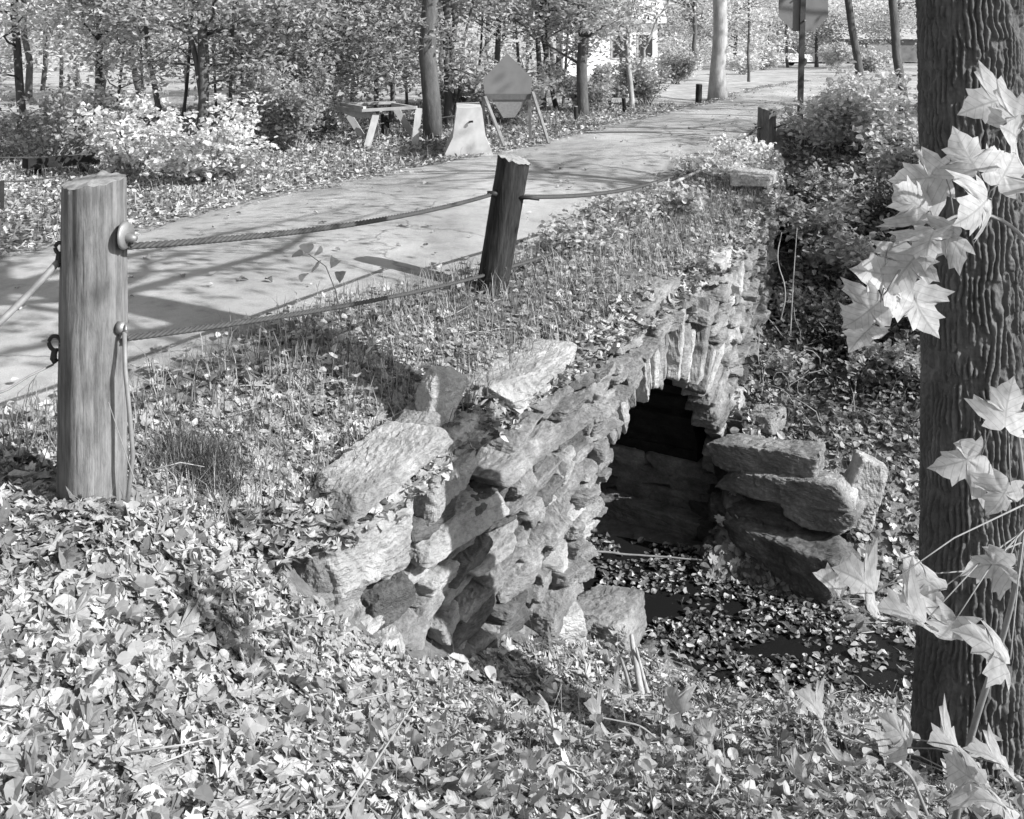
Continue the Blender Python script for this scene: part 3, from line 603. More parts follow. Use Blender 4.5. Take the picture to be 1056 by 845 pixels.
def post_body(root, base, top, r0, r1, mat, slant=(0, 0), seed=0, flat=.0):
    base, top = np.asarray(base, float), np.asarray(top, float); n, m = 72, 60; k = np.linspace(0, 1, m); ax = base[None] * (1 - k[:, None]) + top[None] * k[:, None]
    th = np.arange(n) * 2 * np.pi / n; rr0 = (r0 * (1 - k) + r1 * k)[:, None] * np.ones((1, n))
    pt = np.stack([np.cos(th)[None] + 0 * k[:, None], np.sin(th)[None] + 0 * k[:, None], k[:, None] * 8 + 0 * th[None]], -1).reshape(-1, 3)
    sq = 1 + flat * np.cos(4 * th + .5)[None]
    rr0 = rr0 * sq * (1 + .035 * fbm(pt * [2.2, 2.2, .5] + seed, 1, 3).reshape(m, n) + .03 * noise(pt * [9, 9, .35] + seed, 1).reshape(m, n))
    for cth in np.random.default_rng(seed).uniform(0, 6.28, 5):
        dd = np.abs((th - cth + np.pi) % (2 * np.pi) - np.pi); rr0 -= r0 * .10 * np.exp(-(dd / .03) ** 2)[None] * sst(.15, .5, noise(np.c_[k * 5, k * 0 + cth, k * 0], 1) + .4)[:, None]
    V = np.stack([ax[:, None, 0] + rr0 * np.cos(th), ax[:, None, 1] + rr0 * np.sin(th), ax[:, None, 2] + 0 * rr0], -1)
    V[-1, :, 2] += V[-1, :, 0] * slant[0] - top[0] * slant[0] + (V[-1, :, 1] - top[1]) * slant[1] + noise(np.c_[np.cos(th) * 3, np.sin(th) * 3, th * 0 + seed], 1.5) * .012
    V[-2] = V[-1] * .93 + V[-2] * .07
    V = V.reshape(-1, 3); i, j = np.meshgrid(np.arange(m - 1), np.arange(n), indexing='ij'); Q = np.stack([i * n + j, i * n + (j + 1) % n, (i + 1) * n + (j + 1) % n, (i + 1) * n + j], -1).reshape(-1, 4)
    mesh('post_body', V, Q, M[mat], root, True)
    rim = V[-n:]; c = rim.mean(0); ins = c + (rim - c) * .86 + np.array([0, 0, .006])
    Vt = np.vstack([rim, ins, c + [0, 0, .01]]); Qt = [(q, (q + 1) % n, n + (q + 1) % n, n + q) for q in range(n)]; Tt = [(n + q, n + (q + 1) % n, 2 * n) for q in range(n)]
    mesh('end_grain', Vt, [np.array(Qt), np.array(Tt)], M['post_end'], root, True)
p1 = P(95, 535, 4.03); p1t = P(97, 186, 4.03)
post1 = thing('guard_post', 'tall weathered wooden guard post with hooks and a washer, nearest the viewer', 'guard post', p1, 'wooden guard posts along the road')
post_body(post1, p1, p1t, .121, .112, 'post', (.08, .12), 1, .035)
mb = MB(); wc = P(129, 243, 3.98); mb.tube([wc + [-.012, 0, 0], wc + [-.002, 0, 0], wc + [.010, -.003, 0]], [.048, .052, .046], 28); mb.build('washer', M['steel'], post1, True)
mb = MB(); mb.tube([wc + [-.02, 0, -.006], wc + [.03, -.008, -.008], wc + [.045, -.01, -.01]], [.017, .016, .010], 14); mb.build('eye_bolt', M['steel'], post1, True)
wc2 = P(127, 338, 3.98); mb = MB(); mb.tube([wc2 + [-.02, 0, 0], wc2 + [.006, 0, 0]], .022, 18); mb.ring(wc2 + [.014, -.01, -.004], .014, .005, (1, .3, 0)); mb.build('eye_bolt', M['steel'], post1, True)
for (hx, hy, r) in ((62, 256, .020), (57, 354, .026)):
    hc = P(hx, hy, 4.0); mb = MB(); mb.ring(hc, r, .0075, (.25, 1, 0), 20, .86, 1.0); mb.tube([hc + [.018, 0, 0], hc + [.06, .01, 0]], .009, 8)
    mb.tube([hc + [-.002, 0, -r], hc + [-.008, 0, -r - .03], hc + [.004, 0, -r - .045]], .012, 8); mb.ring(hc + [0, 0, -r - .03], .012, .006, (1, .4, 0), 12); mb.build('hook', M['steel_dark'], post1, True)
p2, p2t = P(503, 306, 7.5), P(530, 164, 7.46)
post2 = thing('guard_post', 'dark guard post leaning to one side above the culvert between two cable runs', 'guard post', p2, 'wooden guard posts along the road')
post_body(post2, p2 - np.array([0, 0, .12]), p2t, .105, .112, 'post_dark', (-.30, .1), 7, .02)
mb = MB(); e = P(507, 200, 7.4); mb.tube([e + [-.03, 0, 0], e + [.05, 0, 0]], .02, 12); mb.build('eye_bolt', M['steel_dark'], post2, True)
mb = MB(); e2 = P(541, 204, 7.4); mb.tube([e2 + [-.04, 0, 0], e2 + [.03, 0, 0], e2 + [.10, 0, -.012]], [.014, .013, .010], 10); mb.build('eye_bolt', M['steel_dark'], post2, True)
p3 = P(790, 150, 15.3)
post3 = thing('guard_post', 'squat dark guard post in the weeds beside the sign pole', 'guard post', p3, 'wooden guard posts along the road')
post_body(post3, p3 - np.array([0, 0, .1]), P(791, 112, 15.3), .118, .118, 'post', (-.1, .1), 3, .08)
mb = MB(); e = P(781, 132, 15.2); mb.tube([e + [-.03, 0, 0], e + [.05, 0, 0]], .02, 10); mb.build('eye_bolt', M['steel_dark'], post3, True)
def cable(path, r, label, mat='cable', name='guard_cable', pitch=.11, group='cables strung between the guard posts'):
    o = strand(path, r, pitch).build(name, M[mat], None, True); return tag(o, label, 'cable', group)
cable(sag(P(133, 254, 3.98), P(506, 201, 7.4), .05), .0135, 'upper twisted steel cable between the near post and the leaning post')
cable(sag(P(130, 349, 3.98), P(499, 284, 7.42), .03), .012, 'lower twisted steel cable between the near post and the leaning post')
cable(np.vstack([sag(P(541, 203, 7.4), P(690, 183, 11.6), .06), [P(735, 172, 13.4), P(781, 132, 15.2)]]), .016, 'upper cable from the leaning post to the squat far post')
cable(sag(P(520, 277, 7.4), P(634, 232, 9.9), .03), .014, 'lower cable sagging from the leaning post down into the verge leaves')
tag(MB().tube(sag(P(60, 270, 4.0), P(-70, 392, 3.45), .02).tolist() + [(-1.93, 3.05, .3), (-2.0, 2.7, .03), (-2.2, 2.4, .02)], .0125, 10).build('guard_cable', M['wire_pale'], None, True), 'slack pale cable hooked to the outer side of the near post', 'cable', 'cables strung between the guard posts')
tag(MB().tube([P(55, 376, 4.0), P(30, 388, 3.95), P(8, 402, 3.9), P(-40, 420, 3.8)], .004, 6).build('loose_wire', M['wire_pale'], None, True), 'thin loose wire drooping from the lower hook over the road edge', 'wire')
tag(MB().tube([wc2 + [.012, -.02, -.01], P(129, 380, 3.93), P(134, 430, 3.92), P(137, 470, 3.91), P(133, 505, 3.93), P(131, 522, 3.95)], .0085, 8).build('hanging_wire', M['wire_pale'], None, True), 'stiff pale wire hanging down the near post to the ground', 'wire')
tag(MB().tube([P(799, 132, 15.2), P(812, 127, 15.4), P(824, 121, 15.6)], .012, 6).build('tie_rod', M['cable'], None, True), 'short cable end running from the squat post to the sign pole', 'cable')

# ---------------------------------------------------------------- signs, barrier, sawhorse
Ys = 15.7; sp = thing('stop_sign', 'back of an eight sided stop sign on a dark steel pole', 'road sign', P(824, 152, Ys))
mb = MB(); mb.bar(P(824, 160, Ys - .03), P(829, -40, Ys - .03), .075, .05, (0, 1, 0)); mb.build('sign_pole', plain('pole_steel', .05, .6, .3), sp)
r_ = 25.5 / F * Ys / math.cos(D(22.5)); c = P(828.5, 7, Ys + .0); mb = MB()
mb.prism([c + [r_ * math.sin(D(22.5 + 45 * k)), 0, r_ * math.cos(D(22.5 + 45 * k))] for k in range(8)], (0, .006, 0)); mb.build('sign_panel', M['sign_back'], sp)
mb = MB()
for zz in (-.2, .2): mb.tube([c + [0, -.11, zz], c + [0, .0, zz]], .012, 8)
mb.build('bolt', M['steel'], sp)
Yw = 16.0; ws = thing('warning_sign', 'folding road works sign seen from behind on splayed wooden legs', 'road sign', P(530, 148, Yw))
mb = MB(); mb.prism([P(*q, Yw) for q in ((523, 55), (549, 81), (547, 98), (500, 98), (498, 82))], (0, .01, 0)); mb.build('sign_panel', M['sign_back'], ws)
mb = MB(); mb.prism([P(*q, Yw - .02) for q in ((500, 97), (548, 97), (547, 103), (501, 103))], (0, .03, 0)); mb.build('cross_bar', M['sign_band'], ws)
mb = MB(); mb.prism([P(*q, Yw + .005) for q in ((508, 103), (543, 103), (531, 121), (519, 122))], (0, .008, 0)); mb.build('lower_panel', plain('sign_low', .16), ws)
for a_, b_, ya, yb in (((500, 100), (520, 151), -.04, -.45), ((498, 102), (500, 146), .06, .5), ((549, 95), (566, 148), -.04, -.35), ((546, 92), (547, 152), .06, .3)):
    mb = MB(); mb.bar(P(*a_, Yw + ya), P(*b_, Yw + yb), .045, .03); mb.build('leg', M['leg_wood'], ws)
Yb = 15.0; bs = P(484, 170, Yb); s_ = Yb / F
br = thing('concrete_barrier', 'pale concrete road barrier seen end on beside the folding sign', 'barrier', bs)
prof = [(-26, 0), (-26, 9), (-17, 28), (-13, 58), (13, 58), (17, 28), (25, 9), (25, 0)]
poly = [bs + np.array([x * s_, 0, z * s_]) for x, z in prof]; mb = MB(); Vn = np.array(poly); n = len(Vn); dv = np.array([-.08, 1.5, 0])
mb.add(np.vstack([Vn, Vn + dv]), [(k, n + k, n + (k + 1) % n, (k + 1) % n) for k in range(n)] + [(0, 7, 6, 1), (1, 6, 5, 2), (2, 5, 4, 3), (n + 0, n + 1, n + 6, n + 7), (n + 1, n + 2, n + 5, n + 6), (n + 2, n + 3, n + 4, n + 5)])
mb.build('barrier_body', M['concrete'], br); mb = MB(); mb.ring(bs + np.array([4 * s_, -.005, 44 * s_]), .05, .014, (0, .2, 1), 12, .5, 0); mb.build('lifting_loop', M['steel_dark'], br)
Yh = 17.0; sh = thing('sawhorse', 'grey wooden trestle of boards on splayed legs at the road edge', 'trestle', P(392, 152, Yh))
for a_, b_ in (((350, 107, 17.5), (408, 106, 17.5)), ((374, 114, 16.7), (430, 111, 16.7))):
    mb = MB(); mb.bar(P(*a_), P(*b_), .16, .04); mb.build('top_board', M['timber'], sh)
mb = MB(); mb.prism([P(343, 109, 17.4), P(376, 113, 16.75), P(385, 115, 16.72), P(385, 122, 16.72), P(364, 121, 17.0), P(350, 115, 17.35)], (.02, .03, 0)); mb.build('end_panel', M['timber'], sh)
mb = MB(); mb.bar(P(352, 109, 17.45), P(376, 113, 16.7), .05, .09); mb.bar(P(405, 108, 17.45), P(428, 112, 16.72), .05, .06); mb.build('cross_rail', M['timber'], sh)
for a_, b_ in (((388, 118, 16.7), (378, 154, 16.5)), ((358, 116, 17.3), (378, 148, 17.5)), ((432, 112, 16.7), (427, 157, 16.5)), ((408, 112, 17.4), (425, 138, 17.6)), ((386, 120, 17.2), (389, 153, 17.5))):
    mb = MB(); mb.bar(P(*a_), P(*b_), .10, .05, (0, 1, 0)); mb.build('leg', M['timber'], sh)
# posts and wires on the far side of the road
def stub(px, py, Y, hpx, wpx, label, lean=0, mat='timber_dark'):
    b_ = P(px, py, Y); o = thing('fence_post', label, 'post', b_, 'short dark posts across the road'); post_body(o, b_ - np.array([0, 0, .1]), P(px + lean, py - hpx, Y), wpx / 2 * Y / F, wpx / 2 * Y / F, mat, (0, 0), abs(int(px)), .03)
stub(398, 154, 17.6, 36, 8.5, 'black round post standing under the grey trestle', -1)
stub(720, 110, 24.0, 23, 6.5, 'dark stub post near the foot of the big pale tree', 1)
stub(594, 132, 19.2, 22, 4, 'thin dark post stub right of the folding sign', 0)
stub(645, 118, 21.5, 17, 4, 'crooked dark stub below the small forked tree', -2)
stub(628, 113, 22.5, 14, 3.5, 'shortest dark stub behind the far road verge', 1)
stub(-1, 222, 11.2, 36, 10, 'dark post cut by the frame beside the far road edge', 0)
stub(480, 140, 18.0, 40, 9, 'black round post close behind the concrete barrier', 1)
for k, (a_, b_, lb) in enumerate((((-20, 162, 14.5), (100, 158, 15.0), 'wire strung above the dark timber rail across the road'), ((-20, 187, 12.5), (66, 181, 13), 'lower wire on the far verge ending behind the near post'),
        ((398, 125, 17.5), (478, 118, 17.9), 'upper wire between the two black posts behind the trestle'), ((398, 142, 17.5), (478, 139, 17.9), 'lower wire between the two black posts behind the trestle'),
        ((300, 140, 17.2), (396, 127, 17.5), 'upper wire running from the black post into the shrubs'), ((300, 154, 17.2), (396, 144, 17.5), 'lower wire running from the black post into the shrubs'))):
    tag(MB().tube(sag(P(*a_), P(*b_), .03, 10), .011, 6).build('fence_wire', M['cable'], None, True), lb, 'wire', 'wires on the far side of the road')
o = thing('timber_rail', 'black timber rail low under the shrubs across the road', 'rail', P(64, 172, 14.8)); mb = MB(); mb.bar(P(26, 169, 14.4), P(100, 164, 15.2), .16, .13); mb.build('beam', M['timber_dark'], o)
mb = MB(); 
for q in (38, 86): mb.tube([P(q, 168, 14.7), P(q, 180, 14.7)], .06, 8)
mb.build('rail_foot', M['timber_dark'], o)

# ---------------------------------------------------------------- trees and shrubs
def leafcloud(centres, radii, n, size, kind='diam'):
    c = np.asarray(centres, float); r = np.asarray(radii, float); k = R_.integers(0, len(c), n)
    # leaves bunch along random sprays inside each clump
    d = R_.normal(0, 1, (n, 3)); d /= np.linalg.norm(d, axis=1)[:, None]; rad = R_.uniform(0, 1, n) ** .45
    p = c[k] + d * rad[:, None] * r[k][:, None] * np.array([1, 1, .62]); p += R_.normal(0, .05, (n, 3))
    return leaves(kind, p, R_.uniform(size * .7, size * 1.3, n), np.abs(R_.normal(.5, .5, n)))
def wiggle(a, b, n, amp, seed):
    r = np.random.default_rng(seed); k = np.linspace(0, 1, n)[:, None]; p = np.asarray(a) * (1 - k) + np.asarray(b) * k; w_ = np.cumsum(r.normal(0, amp, (n, 3)), 0); w_ -= k * w_[-1]; w_[0] = 0; return p + w_ * [1, 1, .3]
def tree(name, label, base, top, r0, limbs, low_n, high_n, size, mat, bark='bark_far', seed=0, spread=1.8, lowz=(1.0, 3.4), highz=(3.6, 8), extra=(), group=None, sides=12, cloud_r=.75, root_flare=1.25):
    r = np.random.default_rng(seed); base, top = np.asarray(base, float), np.asarray(top, float)
    t = thing(name, label, 'tree', base, group); mb = MB()
    def stem(a, b, ra, rb, amp):
        pts = wiggle(a, b, 14, amp, r.integers(1e6)); k = np.linspace(0, 1, 14); rad = ra * (1 - k) + rb * k; rad[0] *= root_flare; mb.tube(pts, rad, sides); return pts
    stems = [stem(base - [0, 0, .15], top, r0, r0 * .35, .03 * r0 / .1)]
    for (b_, t_, rr_) in extra: stems.append(stem(np.asarray(b_) - [0, 0, .1], np.asarray(t_), rr_, rr_ * .4, .05))
    lc, hc = [], []
    for k in range(limbs):
        st = stems[r.integers(len(stems))]; zmx = st[-1, 2] - base[2]; hz = r.uniform(lowz[0] * .8, min(highz[1], zmx * .95)); i = np.argmin(np.abs(st[:, 2] - base[2] - hz)); a = st[i]; an = r.uniform(0, 6.283)
        L = r.uniform(.5, 1.0) * spread; b_ = a + np.array([math.cos(an) * L, math.sin(an) * L, r.uniform(.0, .7) * L]); pts = wiggle(a, b_, 8, .05, r.integers(1e6)); mb.tube(pts, np.linspace(max(.012, r0 * .28), .006, 8), 6)
        for q in (4, 6, 7):
            c = pts[q]
            (hc if c[2] - base[2] > highz[0] else lc).append(c)
            tw = c + r.normal(0, .35, 3); mb.tube([c, (c + tw) / 2 + r.normal(0, .04, 3), tw], [.007, .005, .003], 4); (hc if tw[2] - base[2] > highz[0] else lc).append(tw)
    mb.build('trunk', M[bark], t, True)
    B = []
    if lc and low_n: B.append(leafcloud(lc, np.full(len(lc), cloud_r * .75), int(low_n * 1.2), size * 1.25))
    if hc and high_n: B.append(leafcloud(hc, np.full(len(hc), cloud_r), int(high_n * .3), size * 1.25))
    if B: leafobj('crown', M[mat], B, t)
    return t
def G(px, Y): X = (px - CX) / F * Y; return np.array([X, Y, float(land(np.array([X]), np.array([Y]))[0])])
def up_(b_, dx, dz, dy=0): return b_ + np.array([dx, dy, dz])
# across the road, from the dark fork by the bright shrub to the small forked tree
b_ = G(205, 16.5); tree('tree', 'dark slender tree forking low behind the brightest shrub', b_, up_(b_, .05, 7.5), .085, 34, 5200, 1500, .085, 'green', seed=1, spread=2.4,
     extra=((b_ + [.05, .1, 0], b_ + [-1.2, .6, 6.5], .05), (b_ + [.0, .1, .5], b_ + [.35, .4, 6.5], .045)))
b_ = G(168, 17.5); tree('tree', 'thin curved dark tree just left of the forked dark tree', b_, up_(b_, -.7, 6), .05, 22, 3200, 900, .085, 'green_bright', seed=2, spread=2.0)
for k, (px, Y, dx, lb) in enumerate(((236, 16.8, .2, 'thin sapling leaning over the bright shrub, first of three'), (252, 17.4, -.25, 'thin dark sapling, middle one of three by the bright shrub'), (270, 18.2, .5, 'thin dark sapling farthest of three from the bright shrub'))):
    b_ = G(px, Y); tree('sapling', lb, b_, up_(b_, dx, 6), .032, 14, 1800, 500, .08, 'green_mid', seed=10 + k, spread=1.5)
b_ = G(100, 19); tree('tree', 'pale leafed tree at the edge of the wood above the timber rail', b_, up_(b_, .3, 7), .07, 34, 6500, 1500, .09, 'green_bright', seed=21, spread=2.6)
b_ = G(22, 18); tree('tree', 'leafy tree whose low branches hang at the frame edge', b_, up_(b_, -.3, 7), .075, 32, 6000, 1500, .09, 'green_bright', seed=22, spread=2.6)
b_ = G(335, 18.5); tree('tree', 'bushy mid grey tree behind the trestle', b_, up_(b_, .2, 7), .06, 34, 7500, 1200, .08, 'green_mid', seed=23, spread=2.0, lowz=(.9, 3))
b_ = G(388, 20); tree('sapling', 'slim sapling left of the thick straight trunk', b_, up_(b_, -.2, 7), .045, 22, 3400, 900, .085, 'green_mid', seed=24, spread=1.8)
b_ = G(402, 19); tree('sapling', 'slim sapling rising straight behind the trestle boards', b_, up_(b_, .15, 7), .045, 20, 3000, 900, .085, 'green_mid', seed=25, spread=1.6)
b_ = G(447, 17.3); tree('tree', 'thick straight dark trunk behind the concrete barrier', b_, up_(b_, -.12, 10), .15, 12, 500, 2500, .09, 'green', seed=26, spread=2.6, lowz=(2.6, 3.4), root_flare=1.1)
b_ = G(462, 18.6); tree('tree', 'ragged vine wrapped trunk beside the thick straight trunk', b_, up_(b_, .05, 7), .085, 26, 2600, 900, .08, 'green_mid', seed=27, spread=1.3, extra=((b_ + [.1, 0, 0], b_ + [.9, .4, 5], .03), (b_ + [.05, 0, .6], b_ + [.2, -.1, 6], .06)))
b_ = G(512, 21); tree('tree', 'slender tree rising behind the folding sign', b_, up_(b_, .2, 7), .06, 30, 5200, 1200, .085, 'green', seed=28, spread=2.2, extra=((b_ + [.7, .4, 0], b_ + [1.2, .6, 6.5], .055),))
b_ = G(560, 22); tree('tree', 'twin dark stems crossing above the folding sign', b_, up_(b_, .3, 7), .06, 30, 5200, 1200, .085, 'green_mid', seed=29, spread=2.2, extra=((b_ + [.3, .1, 0], b_ + [-.6, .4, 6.5], .05),))
for k, (px, Y, dx) in enumerate(((118, 18.5, .5), (150, 20, -.4), (186, 19.2, .5), (224, 20.5, -.3), (288, 19, .4), (312, 21, -.3), (362, 21.5, .3), (420, 22, -.2), (490, 22.5, .4), (538, 24, -.5), (580, 23.5, .4))):
    b_ = G(px, Y); tree('sapling', 'slim dark sapling with bare twigs among the roadside trees across the road', b_, up_(b_, dx, 5.5), R_.uniform(.025, .042), 16, 350, 100, .075, 'green_bright', seed=80 + k, spread=1.3, group='slim bare saplings across the road')
b_ = G(601, 20.5); tree('tree', 'stout dark tree standing right of the folding sign', b_, up_(b_, .1, 7), .11, 30, 2600, 1500, .085, 'green', seed=30, spread=1.4, lowz=(1.2, 3.2))
b_ = G(651, 23.0); tree('tree', 'small pale tree with a low fork before the white house', b_, up_(b_, .0, 4.2), .06, 14, 700, 300, .09, 'green_mid', 'bark_pale', seed=31, spread=1.3, lowz=(1.7, 3.4), extra=((b_ + [0, 0, .75], b_ + [.95, .1, 2.6], .035), (b_ + [0, 0, .8], b_ + [-.9, .1, 2.3], .035)))
b_ = G(740, 26.0); tree('tree', 'big pale barked tree at the bend of the road', b_, up_(b_, .05, 11), .19, 20, 1200, 5000, .10, 'green', 'bark_pale', seed=32, spread=3.6, lowz=(2.8, 3.6), root_flare=1.4)
b_ = G(772, 38); tree('sapling', 'thin sapling standing alone past the big pale tree', b_, up_(b_, .0, 7), .05, 16, 2200, 500, .10, 'green_bright', seed=33, spread=2.0, lowz=(1.8, 4))
b_ = G(893, 21); tree('tree', 'crooked dark trunk leaning beyond the sign pole', b_, up_(b_, -1.0, 7.5), .085, 16, 500, 2200, .09, 'green', seed=34, spread=2.4, lowz=(2.6, 3.5))
b_ = G(934, 19); tree('tree', 'leaning dark trunk close beside the big furrowed trunk', b_, up_(b_, -.9, 8.5), .085, 16, 300, 2200, .09, 'green', seed=35, spread=2.4, lowz=(2.8, 3.5))
b_ = np.array([7.6, 8.4, -.7]); tree('tree', 'leafy tree on the shaded bank behind the furrowed trunk', b_, up_(b_, .3, 8), .12, 40, 2600, 3000, .11, 'green', seed=36, spread=2.4, lowz=(1.9, 4), cloud_r=1.0)
b_ = np.array([9.5, 13.5, .2]); tree('tree', 'leafy tree beyond the weeds on the far bank', b_, up_(b_, .3, 9), .12, 40, 4500, 3500, .11, 'green', seed=37, spread=2.8, lowz=(1.8, 4), cloud_r=1.0)
b_ = np.array([14.0, 19.0, .3]); tree('tree', 'broad leafy tree past the road bend', b_, up_(b_, .3, 10), .16, 40, 3000, 5500, .12, 'green', seed=38, spread=3.5, lowz=(2, 4), cloud_r=1.1)
for k, (px, Y, mt, lb) in enumerate(((716, 58, 'green_mid', 'leafy tree on the far lawn between the white house and the big pale tree'), (758, 66, 'green', 'leafy tree on the far lawn just right of the big pale tree'), (842, 74, 'green_mid', 'grey leafy tree in front of the dark shed'), (800, 88, 'green', 'distant leafy tree behind the stop sign'), (925, 70, 'green', 'distant leafy tree behind the two leaning dark trunks'))):
    b_ = G(px, Y); tree('tree', lb, b_, up_(b_, .2, 9), .13, 34, 2600, 3500, .16, mt, seed=120 + k, spread=3.2, lowz=(1.6, 4), cloud_r=1.5)
# far wood as one mass, with its own trunks
cs, n_ = [], 0; mbt = MB()
for k in range(44):
    Y = R_.uniform(27, 75); X = R_.uniform(-.62, .10 if Y < 42 else .6) * Y
    if .16 < X / Y < .34 and Y < 70: continue
    if .08 < X / Y < .16 and Y < 50: continue
    g = np.array([X, Y, float(land(np.array([X]), np.array([Y]))[0])]); mbt.tube(wiggle(g - [0, 0, .2], g + [R_.normal(0, .6), 0, R_.uniform(6, 10)], 10, .06, k), np.linspace(R_.uniform(.05, .14), .03, 10), 7)
    for q in range(16): cs.append(g + np.array([R_.normal(0, 1.6), R_.normal(0, 1.6), R_.uniform(.6, 8.5)]))
for k in range(60):
    Y = R_.uniform(80, 120); X = R_.uniform(-.65, .65) * Y; g = np.array([X, Y, float(land(np.array([X]), np.array([Y]))[0])])
    for q in range(8): cs.append(g + np.array([R_.normal(0, 2.5), R_.normal(0, 2), R_.uniform(.5, 11)]))
for k in range(50):
    Y = R_.uniform(58, 84); X = R_.uniform(.05, .5) * Y; g = np.array([X, Y, float(land(np.array([X]), np.array([Y]))[0])])
    if abs(X - 24) < 9 or abs(X - 18) < 5: g[2] += 2.4
    for q in range(8): cs.append(g + np.array([R_.normal(0, 1.8), R_.normal(0, 1), R_.uniform(.3, 5)]))
cs = [c for c in cs if not (.085 < c[0] / c[1] < .155 and c[1] < 52 and c[2] < 5)]
V1, F1, U1 = leafcloud(cs, np.full(len(cs), 1.25), 90000, .21); V2, F2, U2 = leafcloud(cs[::3], np.full(len(cs[::3]), 1.0), 52000, .2)
tag(leafobj('far_woods', M['green_bright'], [(V1, F1, U1)]), kind='stuff'); tag(leafobj('far_woods', M['green'], [(V2, F2, U2)]), kind='stuff')
tag(mbt.build('far_trunks', M['bark_far'], None, True), kind='stuff')
def shrub(label, base, rad, h, n, size, mat, kind='oval', stems=9, seed=0, cat='shrub', group=None, name='shrub', loose=.25):
    r = np.random.default_rng(seed); base = np.asarray(base, float); t = thing(name, label, cat, base, group); mb = MB(); cs = []
    for k in range(stems):
        an = r.uniform(0, 6.283); L = r.uniform(.3, 1) * rad; e = base + np.array([math.cos(an) * L, math.sin(an) * L, r.uniform(.55 if loose > .2 else .25, 1.0) * h]); pts = wiggle(base + r.normal(0, .06, 3) * [1, 1, 0] - [0, 0, .05], e, 8, .03, r.integers(1e6)); mb.tube(pts, np.linspace(.014, .004, 8), 5)
        for q in (3, 4, 5, 6, 7): cs.append(pts[q])
    mb.build('stem', M['twig'], t, True); leafobj('foliage', M[mat], [leafcloud(cs, np.full(len(cs), rad * loose), n, size, kind)], t); return t
shrub('brightest sunlit shrub on the far road edge, widest and palest', G(236, 13.6), 1.0, 1.15, 2600, .075, 'green_bright', seed=1, stems=22, loose=.15)
shrub('bright shrub with drooping leaves at the end of the timber rail', G(140, 14.2), .8, 1.2, 1500, .08, 'green_bright', seed=2, stems=16, loose=.15)
shrub('dark shrub shading the timber rail', G(60, 16.0), 1.1, 1.1, 2200, .08, 'green_mid', seed=3, stems=14)
shrub('dense grey shrub between the bright shrub and the trestle', G(305, 16.6), .8, 1.3, 3400, .07, 'green_mid', seed=4, stems=14)
shrub('round pale shrub behind the trestle', G(338, 18.2), .45, .55, 900, .09, 'green_bright', seed=5)
shrub('weedy shrub under the stout dark tree', G(612, 21.5), .8, .9, 2200, .08, 'green', seed=6, stems=12)
shrub('tall weedy shrub below the small forked tree', G(668, 23.5), .8, 1.0, 2200, .08, 'green', seed=7, stems=12)
shrub('pale shrub in front of the white house', G(640, 27), .8, .6, 1400, .09, 'green_bright', seed=8)
shrub('clipped round bush beside the white house', G(697, 36), 1.1, 1.0, 2200, .10, 'green_mid', seed=9)
shrub('leafy shrub behind the folding sign', G(520, 19.0), 1.0, 1.0, 2600, .08, 'green_mid', seed=12, stems=12)
shrub('low shrub at the foot of the vine wrapped trunk', G(478, 19.6), .7, .9, 1600, .08, 'green_mid', seed=13)
shrub('small pale bush on the lawn left of the parked car', G(786, 62), 1.4, 1.3, 1400, .16, 'green_bright', seed=41)
shrub('grey bush in front of the dark shed wall', G(862, 66), 1.5, 1.5, 1600, .16, 'green_bright', seed=42)
shrub('spreading bush between the two leaning dark trunks', G(905, 52), 1.6, 1.3, 1700, .15, 'green', seed=43)
shrub('loose bush on the lawn beside the big pale tree', G(765, 48), 1.1, 1.0, 1300, .13, 'green_bright', seed=44)
shrub('low bush at the far lawn edge past the stub post', G(700, 44), 1.3, .9, 1500, .12, 'green_bright', seed=45)
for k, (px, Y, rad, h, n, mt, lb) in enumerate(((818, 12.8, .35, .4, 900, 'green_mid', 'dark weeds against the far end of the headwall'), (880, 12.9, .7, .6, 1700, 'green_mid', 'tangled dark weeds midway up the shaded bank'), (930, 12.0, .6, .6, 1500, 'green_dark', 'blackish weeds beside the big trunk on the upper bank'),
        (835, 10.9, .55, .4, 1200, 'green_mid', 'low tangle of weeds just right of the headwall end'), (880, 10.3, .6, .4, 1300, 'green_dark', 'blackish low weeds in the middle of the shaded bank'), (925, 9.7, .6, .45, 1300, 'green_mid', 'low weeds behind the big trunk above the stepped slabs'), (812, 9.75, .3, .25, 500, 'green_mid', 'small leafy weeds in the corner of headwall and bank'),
        (690, 10.4, .45, .28, 900, 'green', 'low pale weeds on the verge above the arch'), (735, 12.4, .5, .3, 1000, 'green_bright', 'bright weeds on the verge where the wall bends away'), (600, 8.8, .4, .25, 700, 'green', 'small weeds on the verge just past the leaning post'), (640, 9.9, .4, .25, 700, 'green', 'low weeds on the verge where the lower cable ends'))):
    shrub(lb, G(px, Y), rad * .8, h, n, .06, mt, seed=60 + k, stems=14, cat='weeds', name='weed_clump')
